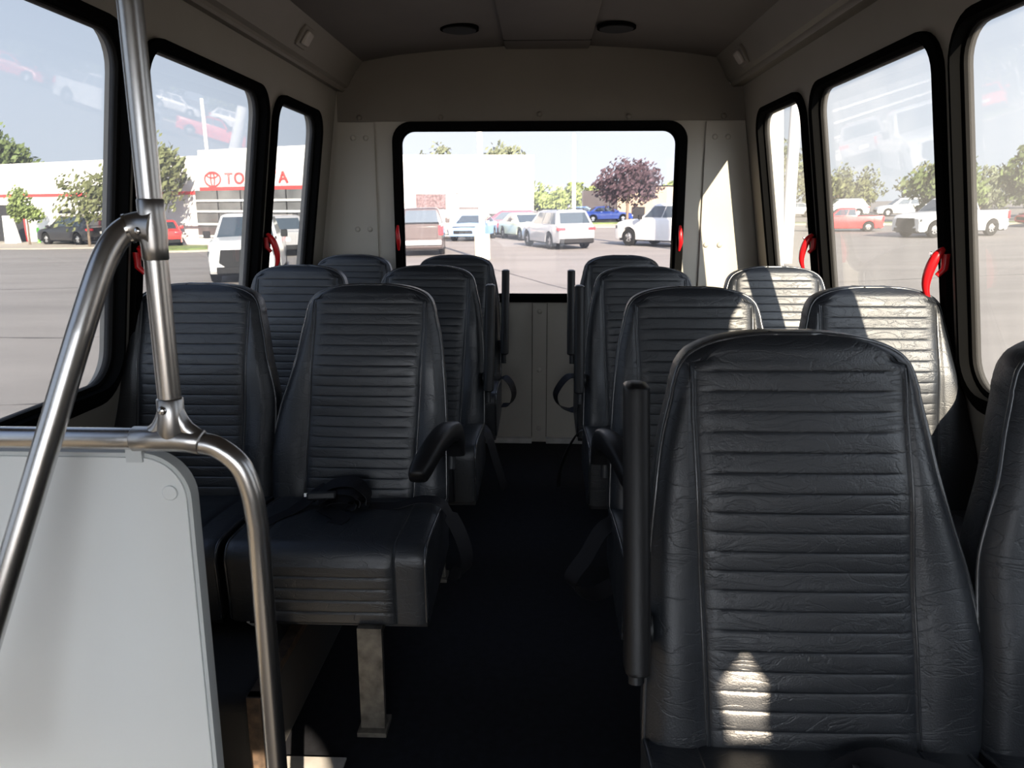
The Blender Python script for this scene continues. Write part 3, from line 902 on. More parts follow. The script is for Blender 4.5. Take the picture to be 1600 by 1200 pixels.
# lower three-way fitting
b = MB().tube([P3(-0.532, GY, z) for z in (1.012, 1.010, 0.985, 0.965, 0.952)], [0.0163, 0.0183, 0.0183, 0.0215, 0.018], 28)
b.tube([P3(x, GY, z) for x, z in ((-0.592, 0.950), (-0.590, 0.950), (-0.555, 0.950), (-0.53, 0.951), (-0.51, 0.949), (-0.492, 0.946), (-0.490, 0.9455))], [0.0163, 0.0183, 0.0183, 0.0192, 0.0183, 0.0183, 0.0163], 28)
# fillet webs between the neck and the arms
for s in (-1, 1):
    b.tube([P3(-0.532 + s * 0.006, GY, 1.0), P3(-0.532 + s * 0.012, GY, 0.98), P3(-0.532 + s * 0.020, GY, 0.966), P3(-0.532 + s * 0.034, GY, 0.955)], [0.010, 0.0115, 0.012, 0.012], 16)
lf = b.build('three_way_fitting', M['cast'], t, smooth=70)
MB().disc(P3(-0.5355, GY - 0.0178, 0.997), (0, -1, 0.05), 0.0068, 0.005, 14, dome=1).build('screw', M['chrome'], lf, smooth=60)

t = tag(empty('modesty_panel', (-0.8, 1.06, 0)), 'pale grey rounded panel hanging below the steel rail', 'partition')
fP = lambda u, v, w_: (u + 0.8, w_, v)
MB()
o = link('panel', plate(rrect(-1.17, 0.08, -0.522, 0.921, 0.065, 10), [], -0.010, 0.006, fP), M['panel'], t, smooth=40)
md = o.modifiers.new('b', 'BEVEL'); md.width = 0.004; md.segments = 3; md.limit_method = 'ANGLE'
link('edge_trim', plate(rrect(-1.177, 0.073, -0.516, 0.927, 0.071, 10), [rrect(-1.168, 0.082, -0.525, 0.918, 0.062, 10)], -0.006, 0.018, fP), M['paneledge'], t, smooth=40)
for x in (-0.545, -1.12):
    MB().disc((x + 0.8, -0.010, 0.868), (0, -1, 0), 0.0115, 0.004, 24).build('bolt_cap', M['panel'], t, bevel=0.0015)
for x in (-0.592, -1.05):
    MB().box((x + 0.8 - 0.012, -0.014, 0.915), (x + 0.8 + 0.012, 0.000, 0.938)).build('bracket', M['paneledge'], t)

# ================================================================== outside
GZ = lambda x, y: -0.98 + 0.016 * x + 0.018 * y
gnorm = Vector((-0.016, -0.018, 1)).normalized()
vs = []
for x, y in ((-160, -80), (160, -80), (160, 220), (-160, 220)): vs.append((x, y, GZ(x, y)))
g = link('parking_lot', mesh([Vector(v) for v in vs] + [Vector(v) - Vector((0, 0, 0.5)) for v in vs], [(0, 1, 2, 3), (7, 6, 5, 4), (0, 4, 5, 1), (1, 5, 6, 2), (2, 6, 7, 3), (3, 7, 4, 0)]), M['asphalt'])
tag(g, kind='structure')
g.name = 'ground'


def ground_patch(name, pts, m, h=0.03, label=None, cat=None, kind=None):
    n = len(pts)
    vs = [(x, y, GZ(x, y) - 0.05) for x, y in pts] + [(x, y, GZ(x, y) + h) for x, y in pts]
    fs = [tuple(range(n)), tuple(range(n, 2 * n))] + [(i, (i + 1) % n, (i + 1) % n + n, i + n) for i in range(n)]
    o = link(name, mesh(vs, fs), m)
    return tag(o, label, cat, kind=kind)


def ell(cx, cy, a, b, rot, n=28):
    return [(cx + a * math.cos(2 * math.pi * i / n) * math.cos(rot) - b * math.sin(2 * math.pi * i / n) * math.sin(rot),
             cy + a * math.cos(2 * math.pi * i / n) * math.sin(rot) + b * math.sin(2 * math.pi * i / n) * math.cos(rot)) for i in range(n)]


def oriented(o, x, y, rz, dz=0.0):
    o.rotation_mode = 'QUATERNION'
    q = Vector((0, 0, 1)).rotation_difference(gnorm)
    from mathutils import Quaternion
    o.rotation_quaternion = q @ Quaternion((0, 0, 1), rz)
    o.location = (x, y, GZ(x, y) + dz)
    return o


# ------------------------------------------------------------------ vehicles
def tabf(tab): return lambda x: lerp_tab(tab, x)


CARS = dict(
    pickup=dict(L=5.8, W=2.02, wr=0.41, wx=(-1.75, 1.95), top=[(-2.9, 1.30), (-0.9, 1.30), (-0.85, 1.28), (1.25, 1.28), (2.3, 1.20), (2.75, 1.10), (2.9, 0.95)],
                base=(-0.92, 1.38), roof=(-0.72, 0.55), h=1.95, zb=1.26, n=2, bed=True),
    suv=dict(L=4.9, W=1.93, wr=0.37, wx=(-1.42, 1.48), top=[(-2.45, 1.02), (-2.35, 1.08), (1.0, 1.08), (1.9, 0.98), (2.3, 0.86), (2.45, 0.70)],
             base=(-2.36, 1.25), roof=(-1.85, 0.35), h=1.73, zb=1.06, n=3, bed=False),
    sedan=dict(L=4.8, W=1.85, wr=0.34, wx=(-1.40, 1.45), top=[(-2.4, 0.90), (-2.25, 1.00), (-1.4, 1.02), (1.0, 0.98), (1.9, 0.86), (2.3, 0.74), (2.4, 0.62)],
               base=(-1.85, 1.20), roof=(-0.95, 0.25), h=1.45, zb=0.97, n=2, bed=False),
)
_wheel = {}


def wheel_mesh(r):
    if r in _wheel: return _wheel[r]
    n = 28; prof = [(0.12, 0.55), (0.125, 0.80), (0.12, 0.95), (0.09, 1.0), (-0.09, 1.0), (-0.12, 0.95), (-0.12, 0.55)]
    v, f = [], []
    for i in range(n):
        a = 2 * math.pi * i / n
        for y, k in prof: v.append((r * k * math.cos(a), y, r * k * math.sin(a)))
    m_ = len(prof)
    for i in range(n):
        for j in range(m_):
            f.append((i * m_ + j, ((i + 1) % n) * m_ + j, ((i + 1) % n) * m_ + (j + 1) % m_, i * m_ + (j + 1) % m_))
    tm = prep(mesh(v, f), M['tyre'])
    b = MB().disc((0, -0.10, 0), (0, 1, 0), r * 0.56, 0.16, 20)
    for k in range(5):
        a = 2 * math.pi * k / 5
        T = Matrix.Rotation(a, 4, 'Y')
        b.box((-0.03, -0.115, 0), (0.03, 0.095, r * 0.6), T)
    rm = prep(mesh(b.v, b.f), M['rim'])
    _wheel[r] = (tm, rm)
    return _wheel[r]


def car(kind, name, x, y, rz, paintm, label, cat, group=None, front='plain', scale=1.0, detail=True):
    c = CARS[kind]; L, W = c['L'], c['W']
    t = oriented(empty(name, (0, 0, 0)), x, y, rz)
    t.scale = (scale,) * 3
    tag(t, label, cat, group)
    top = tabf(c['top']); zb0 = 0.30
    ra = c['wr'] + 0.07
    N = 72; vs = []; ns = 0
    xs = sorted(set([-L / 2 + L * i / N for i in range(N + 1)] + [wx + ra * math.cos(math.pi * k / 10) for wx in c['wx'] for k in range(11)]))
    for xx in xs:
        zb = zb0
        for wx in c['wx']:
            d = abs(xx - wx)
            if d < ra: zb = max(zb, c['wr'] + math.sqrt(ra * ra - d * d) * 0.98)
        e_ = abs(xx) / (L / 2)
        hw = W / 2 * (1 - 0.10 * e_ ** 8 - 0.03 * e_ ** 2)
        zt = top(xx)
        if e_ > 0.985: zb = max(zb, 0.38)
        zb = min(zb, zt - 0.12)
        zm = max(zb + 0.02, min(0.72, zt - 0.1))
        pr = [(0, zb), (hw - 0.05, zb), (hw - 0.01, zb + 0.015), (hw, zm), (hw * 0.985, max(zm + 0.01, zt - 0.12)), (hw * 0.95, zt - 0.03), (hw * 0.86, zt), (0, zt + 0.02)]
        pr = pr + [(-a, b_) for a, b_ in pr[-2:0:-1]]
        ns = len(pr); vs += [(xx, a, b_) for a, b_ in pr]
    fs = []
    for i in range(len(xs) - 1):
        for j in range(ns): fs.append((i * ns + j, i * ns + (j + 1) % ns, (i + 1) * ns + (j + 1) % ns, (i + 1) * ns + j))
    fs.append(tuple(range(ns))); fs.append(tuple(range((len(xs) - 1) * ns, len(xs) * ns)))
    link('body', mesh(vs, fs), paintm, t, 40)
    MB().box((-L / 2 + 0.12, -W / 2 + 0.28, 0.24), (L / 2 - 0.15, W / 2 - 0.28, min(0.86, c['zb'] - 0.15))).box((-L / 2 + 0.3, -W / 2 + 0.06, 0.25), (L / 2 - 0.35, W / 2 - 0.06, 0.36)).build('underbody', M['under'], t)
    # cabin
    xr0, xf0 = c['base']; xr1, xf1 = c['roof']; z0, z1 = c['zb'] - 0.06, c['h']
    wb_, wt = W / 2 * 0.93, W / 2 * 0.74
    B = [Vector((xr0, -wb_, z0)), Vector((xf0, -wb_, z0)), Vector((xf0, wb_, z0)), Vector((xr0, wb_, z0))]
    Tt = [Vector((xr1, -wt, z1 - 0.05)), Vector((xf1, -wt, z1 - 0.05)), Vector((xf1, wt, z1 - 0.05)), Vector((xr1, wt, z1 - 0.05))]
    cv = [tuple(v) for v in B + Tt] + [(xr1 + 0.12, -wt + 0.14, z1), (xf1 - 0.18, -wt + 0.14, z1), (xf1 - 0.18, wt - 0.14, z1), (xr1 + 0.12, wt - 0.14, z1)]
    cf = [(0, 3, 2, 1), (0, 1, 5, 4), (1, 2, 6, 5), (2, 3, 7, 6), (3, 0, 4, 7), (4, 5, 9, 8), (5, 6, 10, 9), (6, 7, 11, 10), (7, 4, 8, 11), (8, 9, 10, 11)]
    cab = link('cabin', mesh(cv, cf), paintm, t)
    md = cab.modifiers.new('b', 'BEVEL'); md.width = 0.05; md.segments = 3; md.limit_method = 'ANGLE'; md.angle_limit = R(20)
    cab.data.polygons.foreach_set('use_smooth', [True] * len(cab.data.polygons))

    def win(nm, a, b_, cc, d, u0, u1, v0, v1, off=0.012, th=0.02):
        """glass on the bilinear patch a(bottom u0) b(bottom u1) cc(top u1) d(top u0)"""
        P_ = lambda u, v: (a * (1 - u) + b_ * u) * (1 - v) + (d * (1 - u) + cc * u) * v
        q_ = [P_(u0, v0), P_(u1, v0), P_(u1, v1), P_(u0, v1)]
        nn = (q_[1] - q_[0]).cross(q_[3] - q_[0]).normalized()
        cen = sum(q_, Vector()) / 4
        if nn.dot(cen - Vector((0, 0, 0.9))) < 0: nn = -nn
        m2 = MB().hexa([p - nn * th for p in q_] + [p + nn * off for p in q_])
        m2.build(nm, M['carglass'], t)
    win('windshield', B[1], B[2], Tt[2], Tt[1], 0.05, 0.95, 0.10, 0.93)
    win('rear_window', B[3], B[0], Tt[0], Tt[3], 0.08, 0.92, 0.22 if not c['bed'] else 0.15, 0.90)
    n = c['n']
    for sgn in (0, 1):
        a, b_, cc, d = (B[0], B[1], Tt[1], Tt[0]) if sgn == 0 else (B[3], B[2], Tt[2], Tt[3])
        edges = [0.05, 0.40, 0.92] if n == 2 and c['bed'] else ([0.10, 0.50, 0.90] if n == 2 else [0.07, 0.25, 0.56, 0.91])
        for k in range(len(edges) - 1):
            win('side_window', a, b_, cc, d, edges[k] + 0.012, edges[k + 1] - 0.012, 0.18, 0.90)
    tm, rm = wheel_mesh(c['wr'])
    for wx in c['wx']:
        for s in (-1, 1):
            wo_ = bpy.data.objects.new('wheel', tm); COL.objects.link(wo_); wo_.parent = t; wo_.location = (wx, s * (W / 2 - 0.15), c['wr'])
            if s < 0: wo_.rotation_euler = (0, 0, math.pi)
            ro = bpy.data.objects.new('rim', rm); COL.objects.link(ro); ro.parent = wo_
    zt_f, zt_r = top(L / 2 - 0.1), top(-L / 2 + 0.05)
    for s in (-1, 1):
        T0 = Matrix.Translation((0, 0, 0))
        y0_, y1_ = (W / 2 - 0.42, W / 2 - 0.10)
        if s < 0: y0_, y1_ = -y1_, -y0_
        hd = M['headdark'] if front == 'dark' else M['headl']
        MB().box((L / 2 - 0.22, y0_, zt_f - 0.26), (L / 2 - 0.02, y1_, zt_f - 0.10)).build('headlight', hd, t, bevel=0.03)
        if kind == 'pickup':
            MB().box((-L / 2 - 0.015, min(s * (W / 2 - 0.25), s * (W / 2 - 0.06)), 0.86), (-L / 2 + 0.12, max(s * (W / 2 - 0.25), s * (W / 2 - 0.06)), 1.24)).build('tail_light', M['taill'], t, bevel=0.02)
        else:
            ya, yb = sorted((s * (W / 2 - 0.42), s * (W / 2 - 0.06)))
            MB().box((-L / 2 - 0.012, ya, zt_r - 0.20), (-L / 2 + 0.22, yb, zt_r - 0.07)).build('tail_light', M['taill'], t, bevel=0.02)
        xm = xf0 - 0.30
        ya, yb = sorted((s * (W / 2 + 0.02), s * (W / 2 + 0.22)))
        MB().box((xm - 0.06, ya, c['zb'] - 0.02), (xm + 0.06, yb, c['zb'] + (0.20 if c['bed'] else 0.13))).build('side_mirror', M['under'] if front == 'dark' else paintm, t, bevel=0.03)
    # front and rear bumper, grille, plates
    gz0 = 0.52
    if kind == 'pickup':
        fz = [(-0.62, 0.62), (-0.55, 0.98), (0.55, 0.98), (0.62, 0.62), (0.45, 0.50), (-0.45, 0.50)]
        me = plate(fz, [], 0.0, 0.10, lambda u, v, w_: (L / 2 - 0.06 + w_, u, v))
        link('grille', me, M['under'], t)
        MB().box((L / 2 - 0.05, -0.70, 0.30), (L / 2 + 0.05, 0.70, 0.50)).build('front_bumper', M['under'], t, bevel=0.03)
        MB().box((-L / 2 - 0.10, -0.88, 0.46), (-L / 2 + 0.05, 0.88, 0.66)).build('rear_bumper', M['rim'], t, bevel=0.03)
        MB().box((-L / 2 - 0.02, -0.72, 0.72), (-L / 2 + 0.02, 0.72, 1.22)).build('tailgate', paintm, t, bevel=0.02)
        MB().box((-L / 2 + 0.12, -W / 2 + 0.22, 1.28), (-1.05, W / 2 - 0.22, 1.335)).build('bed_cover', M['under'], t)
        MB().box((-L / 2 - 0.115, -0.16, 0.50), (-L / 2 - 0.09, 0.16, 0.64)).build('number_plate', M['plate'], t)
    else:
        MB().box((L / 2 - 0.06, -0.55, 0.42), (L / 2 + 0.015, 0.55, 0.62)).build('grille', M['under'], t, bevel=0.02)
        MB().box((-L / 2 - 0.03, -W / 2 + 0.14, 0.30), (-L / 2 + 0.10, W / 2 - 0.14, 0.50)).build('rear_bumper', M['under'], t, bevel=0.03)
        MB().box((-L / 2 - 0.025, -0.16, 0.66), (-L / 2 + 0.01, 0.16, 0.80)).build('number_plate', M['plate'], t)
        if kind == 'suv':
            for s in (-1, 1):
                MB().tube([(xr1 + 0.1, s * (wt - 0.08), z1 + 0.0), (xr1 + 0.2, s * (wt - 0.08), z1 + 0.05), (xf1 - 0.3, s * (wt - 0.08), z1 + 0.05), (xf1 - 0.15, s * (wt - 0.08), z1 - 0.01)], 0.018, 8).build('roof_rail', M['under'], t)
    return t


PW = paint('white', (0.50, 0.50, 0.50)); PS = paint('silver', (0.27, 0.28, 0.30), 0.2); PB = paint('blue', (0.03, 0.10, 0.50)); PBL = paint('light_blue', (0.20, 0.34, 0.55))
PK = paint('black', (0.02, 0.02, 0.022)); PR = paint('red', (0.62, 0.03, 0.03)); PM = paint('maroon_brown', (0.055, 0.042, 0.042)); PG = paint('grey', (0.22, 0.22, 0.23)); PD = paint('dark_red', (0.16, 0.03, 0.05))

# headings: direction of the front (+x local)
car('pickup', 'pickup_truck', -9.35, 24.7, math.atan2(-24.0, 6.6), PW, 'white pickup facing the bus, with black grille and dark headlights', 'truck', front='dark')
car('suv', 'parked_car', -11.9, 35.2, math.atan2(24, -10.5), PG, 'grey hatchback seen from behind, beyond the white pickup', 'car')
car('sedan', 'parked_car', -20.9, 42.3, R(118), PR, 'small red car parked near the grass island by the dealership', 'car')
car('suv', 'parked_car', -28.3, 46.4, R(156), PK, 'black off-road car parked outside the garage doors', 'car')
# seen through the rear window
car('pickup', 'pickup_truck', -5.35, 34.8, math.atan2(32, -3.8), PM, 'brown pickup seen from behind, cut off by the rear window edge', 'truck')
car('suv', 'parked_car', -6.4, 46.2, R(80), PW, 'white car parked beyond the brown pickup', 'car')
car('sedan', 'parked_car', -3.95, 45.2, R(-100), PBL, 'pale blue car parked beside the light pole with the concrete base', 'car')
car('suv', 'parked_car', -2.3, 48.6, R(180), PD, 'dark red car parked behind the pole with the concrete base', 'car', scale=0.92)
car('sedan', 'parked_car', -1.0, 45.0, R(-68), paint('sage', (0.40, 0.44, 0.34)), 'pale green sedan parked behind the silver suv', 'car')
car('suv', 'parked_car', 0.65, 37.1, math.atan2(36, -14), PS, 'silver suv with roof rails, seen from its rear corner', 'car')
car('sedan', 'parked_car', 5.9, 74.0, R(10), PB, 'bright blue car parked by the grey and tan building', 'car')
car('sedan', 'parked_car', 3.4, 76.0, R(175), PBL, 'distant pale blue car half behind the silver suv', 'car')
car('pickup', 'pickup_truck', 6.06, 36.3, R(130), PW, 'white pickup cut off by the far edge of the rear window', 'truck', front='dark')
# seen through the right-hand windows
car('pickup', 'pickup_truck', 18.3, 48.4, R(-12 + 180), PR, 'red pickup parked along the grass verge', 'truck', scale=0.72)
car('pickup', 'pickup_truck', 21.1, 41.5, R(200), PW, 'white pickup standing in the open lot near the trees', 'truck', front='dark')
car('sedan', 'parked_car', 32.5, 50.5, R(175), PR, 'red sedan half hidden behind the white pickup bed', 'car')
car('sedan', 'parked_car', 25.0, 80.0, R(175), PG, 'distant grey car by the far verge beyond the small side window', 'car')
car('suv', 'parked_car', 29.6, 79.5, R(178), PW, 'distant white car by the far verge beyond the small side window', 'car')
car('suv', 'parked_car', 34.9, 78.0, R(172), PW, 'distant white car between the red pickup and the white pickup', 'car')

# ------------------------------------------------------------------ buildings
def facade(P0, P1):
    P0 = Vector((*P0, 0)); P1 = Vector((*P1, 0)); tv = (P1 - P0).normalized(); nv = Vector((tv.y, -tv.x, 0))  # towards the viewer
    def f(u, v, w_): return tuple(P0 + tv * u + nv * w_ + Vector((0, 0, v)))
    return f, P0, tv, nv


def fbox(f, u0, v0, u1, v1, w0, w1):
    return MB().hexa([f(u0, v0, w0), f(u1, v0, w0), f(u1, v0, w1), f(u0, v0, w1), f(u0, v1, w0), f(u1, v1, w0), f(u1, v1, w1), f(u0, v1, w1)])


fA, PA, tA, nA = facade((-36.8, 51.6), (-12.4, 40.9))
t = tag(empty('car_dealership', (PA.x, PA.y, -0.6)), 'long white dealership building with a red stripe and dark glass showroom front', 'building')
def pA(nm, m, *a): return into(fbox(fA, *a).build(nm, m), t)
pA('service_wing', M['white'], -22, -1.4, 19.4, 4.40, -3.5, 0)
pA('showroom_wing', M['white'], 19.4, -1.4, 28.0, 4.66, -4, 0.25)
pA('red_stripe', M['redstripe'], -22, 2.30, 19.4, 2.48, 0, 0.06)
pA('red_stripe', M['redstripe'], 19.4, 2.50, 28.0, 2.68, 0.25, 0.32)
gw = pA('showroom_glass', M['dkglass'], 19.0, -0.5, 27.9, 2.50, 0.25, 0.30)
for zz in (1.94, 1.36, 0.66, 0.0):
    into(fbox(fA, 19.0 if zz > 1 else 17.5, zz - 0.05, 27.9, zz + 0.06, 0.29, 0.40).build('mullion', M['mull']), t)
for uu in (20.7, 22.4, 24.0, 25.6, 27.2):
    into(fbox(fA, uu - 0.03, -0.5, uu + 0.03, 2.5, 0.29, 0.33).build('mullion', M['under']), t)
pA('low_wall', M['white'], 16.5, -0.7, 27.9, -0.1, 0.3, 0.5)
for (a, b_, z0, z1) in ((-0.6, 2.95, -1.0, 1.80),):
    pA('garage_opening', M['darkdoor'], a, z0, b_, z1, -0.02, 0.03)
    pA('door_surround', M['redstripe'], b_, z0, b_ + 0.10, z1, 0.0, 0.06)
pA('garage_door', M['mull'], 5.5, -0.1, 8.0, 1.95, 0.0, 0.05)
pA('garage_opening', M['darkdoor'], 5.6, -0.95, 8.0, 0.45, 0.0, 0.07)
pA('window_strip', M['under'], 6.6, 1.25, 7.8, 1.45, 0.05, 0.09)
pA('window', M['dkglass'], 8.85, 1.25, 9.4, 2.05, 0, 0.05)
pA('window', M['dkglass'], 8.85, 0.55, 9.4, 1.15, 0, 0.05)
pA('window', M['dkglass'], 11.5, 0.3, 12.6, 1.9, 0, 0.05)
pA('garage_opening', M['dkglass'], 12.9, -1.0, 15.4, 1.2, 0, 0.05)

# sign on the fascia: three-oval emblem and red letters
sg = tag(empty('building_sign', fA(20.2, 3.1, 0.25)), 'red letters and oval emblem on the white showroom fascia', 'sign')
rotA = Matrix((( tA.x, 0, nA.x), (tA.y, 0, nA.y), (0, 1, 0))).to_4x4()
def text_mesh(ch, size):
    cu = bpy.data.curves.new('t', 'FONT'); cu.body = ch; cu.size = size; cu.extrude = 0.04; cu.offset = 0.006
    ob = bpy.data.objects.new('t', cu); COL.objects.link(ob)
    dg_ = bpy.context.evaluated_depsgraph_get()
    me = bpy.data.meshes.new_from_object(ob.evaluated_get(dg_))
    bpy.data.objects.remove(ob); me.materials.clear()
    return me
for k, ch in enumerate('TOYOTA'):
    me = text_mesh(ch, 0.84)
    xs_ = [v.co.x for v in me.vertices]; c0 = (min(xs_) + max(xs_)) / 2
    for v in me.vertices: v.co.x = (v.co.x - c0) * 1.12
    me.transform(rotA)
    o = link('letter', me, M['sign'])
    o.location = fA(21.62 + 0.77 * k, 2.84, 0.30)
    into(o, sg)
    o.location = Vector(fA(21.62 + 0.77 * k, 2.84, 0.30))
def oval(cu_, cv, a, b_, th, n=36):
    outer = [(cu_ + a * math.cos(2 * math.pi * i / n), cv + b_ * math.sin(2 * math.pi * i / n)) for i in range(n)]
    inner = [(cu_ + (a - th) * math.cos(2 * math.pi * i / n), cv + (b_ - th) * math.sin(2 * math.pi * i / n)) for i in range(n)]
    return plate(outer, [inner], 0.26, 0.32, fA)
for (a, b_, cv, th) in ((0.62, 0.42, 3.10, 0.07), (0.42, 0.15, 3.30, 0.055), (0.17, 0.40, 3.10, 0.055)):
    into(link('emblem_oval', oval(20.42, cv, a, b_, th), M['sign']), sg)

fC, PC, tC, nC = facade((-12.5, 50.2), (-0.57, 50.9))
t = tag(empty('garage_building', (PC.x, PC.y, -0.2)), 'plain white garage building seen through the rear window', 'building')
def pC(nm, m, *a): return into(fbox(fC, *a).build(nm, m), t)
pC('wall', M['white'], 0, -1, 11.93, 4.88, -9, 0)
pC('fascia_joint', M['mull'], 0, 3.00, 11.93, 3.06, 0, 0.04)
pC('window', M['winred'], 4.35, 1.35, 6.30, 2.48, 0, 0.04)
pC('window', M['winred'], 1.6, 1.35, 3.55, 2.48, 0, 0.04)
d_ = pC('garage_door', M['mull'], 6.9, -0.4, 8.5, 2.45, 0, 0.05)
pC('door_lintel', M['greywall'], 6.9, 2.47, 8.5, 2.52, 0, 0.09)
pC('window_strip', M['greywall'], 7.1, 1.5, 8.4, 1.66, 0.03, 0.07)
pC('garage_opening', M['darkdoor'], 8.85, -0.5, 10.2, 1.25, 0, 0.05)

fD, PD_, tD, nD = facade((4.0, 79.4), (9.5, 75.0))
t = tag(empty('office_building', (PD_.x, PD_.y, 0.4)), 'low building with dark grey and tan walls behind the maroon tree', 'building')
def pD(nm, m, *a): return into(fbox(fD, *a).build(nm, m), t)
pD('grey_wall', M['greywall'], -0.1, -0.3, 4.2, 3.45, -8, 0)
pD('tan_wall', M['tanwall'], 4.2, -0.3, 9.6, 3.70, -9, 0.1)
pD('door_opening', M['darkdoor'], 5.9, 0.3, 7.3, 1.85, 0.1, 0.16)
pD('roof_edge', M['under'], 4.1, 3.68, 9.7, 3.78, -9, 0.15)

# ------------------------------------------------------------------ light poles, bollards, islands
def light_pole(x, y, h, r_, label, basem=None, arms=True):
    t = tag(oriented(empty('light_pole', (0, 0, 0)), x, y, 0), label, 'light pole', 'parking lot light poles')
    z0 = 0
    if basem:
        MB().tube([(0, 0, -0.1), (0, 0, 0.95)], 0.30, 16).build('concrete_base', basem, t, smooth=50); z0 = 0.95
    MB().tube([(0, 0, z0), (0, 0, h)], [r_, r_ * 0.8], 12).build('pole', M['pole'], t, smooth=50)
    if arms:
        MB().box((-1.1, -0.05, h - 0.08), (1.1, 0.05, h)).build('crossarm', M['pole'], t)
        for s in (-1, 1): MB().box((s * 1.1 - 0.3, -0.2, h - 0.14), (s * 1.1 + 0.3, 0.2, h + 0.04)).build('lamp_head', M['pole'], t, bevel=0.03)
    return t


light_pole(-2.32, 30.1, 10.5, 0.115, 'tall white light pole on a yellowed concrete base, centre of the rear window', M['polebase'])
light_pole(2.38, 60.0, 6.9, 0.16, 'slim white light pole beyond the silver suv', arms=False)
light_pole(-7.1, 40.0, 9.5, 0.13, 'faint white light pole at the edge of the rear window by the garage building')
light_pole(8.2, 26.5, 11.0, 0.20, 'thick white light pole seen through the small side window')
light_pole(-24.6, 58.0, 9.7, 0.15, 'white light pole rising behind the dealership showroom', arms=False)
light_pole(20.6, 58.0, 3.6, 0.12, 'short white post behind the red pickup', arms=False)
light_pole(28.5, 55.0, 3.4, 0.12, 'short white post behind the white pickup bonnet', arms=False)

for u_, lab in ((3.35, 'lime green bollard at the corner of the big garage opening'), (6.35, 'lime green bollard standing in front of the second garage door'),
                (5.6, 'lime green bollard beside the young tree'), (0.3, 'lime green bollard inside the big garage opening')):
    p = Vector(fA(u_, 0, 0.9))
    o = MB().tube([(0, 0, 0), (0, 0, 0.92), (0, 0, 1.0)], [0.09, 0.09, 0.04], 12).build('bollard', M['bollard'], smooth=50)
    o.location = (p.x, p.y, GZ(p.x, p.y)); tag(o, lab, 'bollard', 'lime green bollards')
p = Vector(fA(4.0, 0, 1.6))
ut = tag(empty('utility_cabinet', (p.x, p.y, GZ(p.x, p.y))), 'white leaning utility box on the kerb beside the garage opening', 'cabinet')
MB().hexa([Vector(v) for v in ((-0.35, -0.25, 0), (0.45, -0.25, 0), (0.45, 0.25, 0), (-0.35, 0.25, 0), (-0.35, -0.2, 1.75), (0.1, -0.2, 1.75), (0.1, 0.2, 1.75), (-0.35, 0.2, 1.75))]).build('cabinet_body', M['white'], ut, bevel=0.03)
MB().box((-0.45, -0.35, -0.05), (0.55, 0.35, 0.06)).build('plinth', M['concrete'], ut)

ground_patch('trim_20', [fA(-24, 0, 0)[:2], fA(29, 0, 0)[:2], fA(29, 0, 3.5)[:2], fA(17, 0, 3.2)[:2], fA(12, 0, 5.5)[:2], fA(2, 0, 7.5)[:2], fA(-24, 0, 6)[:2]], M['concrete'], 0.05, kind='structure')
ground_patch('grass_island', ell(-18.4, 39.2, 2.2, 1.5, R(-20)), M['grass'], 0.14, 'oval grass island with pale kerb by the dealership showroom', 'grass')
ground_patch('trim_21', ell(-18.4, 39.2, 2.7, 2.0, R(-20)), M['concrete'], 0.08, kind='structure')
ground_patch('grass_verge', [(9, 63.5), (70, 40), (71, 43), (10, 66.5)], M['grass'], 0.12, 'strip of grass along the far side of the lot, under the trees', 'grass')
ground_patch('trim_22', [(8.5, 62.9), (70, 39.2), (70.2, 40), (9, 63.6)], M['concrete'], 0.14, kind='structure')
ground_patch('grass_verge', [(-1, 68.5), (16, 66), (17, 69), (-1, 72)], M['grass'], 0.10, 'grass strip under the maroon tree', 'grass')
ground_patch('trim_23', [(-1, 62), (16, 58), (16.6, 65.8), (-1, 68.3)], M['concrete'], 0.04, kind='structure')
# sealed cracks on the asphalt
for k, (pts, w_) in enumerate(((((-3.2, 30), (-1.0, 24), (0.7, 19.5), (3, 15)), 0.09), (((-14, 14), (-9, 13.1), (-6, 13.3), (-3, 12.4)), 0.022), (((-20, 22), (-15, 21.2), (-12, 21.6), (-8, 21.0)), 0.03), (((6, 20), (14, 22), (24, 24)), 0.04), (((-10, 9), (-7, 8.5), (-5, 8.6)), 0.02))):
    pts = spline([(x, y, 0) for x, y in pts], 6)
    a = [(p.x, p.y - w_ + 0.03 * math.sin(i * 1.7)) for i, p in enumerate(pts)]; b_ = [(p.x, p.y + w_ + 0.03 * math.sin(i * 2.3)) for i, p in enumerate(pts)][::-1]
    ground_patch('trim_%d' % (30 + k), a + b_, M['crack'], 0.004, kind='structure')

# ------------------------------------------------------------------ trees
def leafm(name, col):
    m = mat('leaves_' + name, col, 0.7, noise=0.45, nscale=1.3, spec=0.2)
    b = m.node_tree.nodes['Principled BSDF']
    return m


LG = leafm('green', (0.075, 0.10, 0.038)); LO = leafm('olive', (0.095, 0.105, 0.048)); LM = leafm('maroon', (0.045, 0.028, 0.036)); LY = leafm('light', (0.13, 0.165, 0.06)); LD = leafm('dusty', (0.105, 0.12, 0.075))


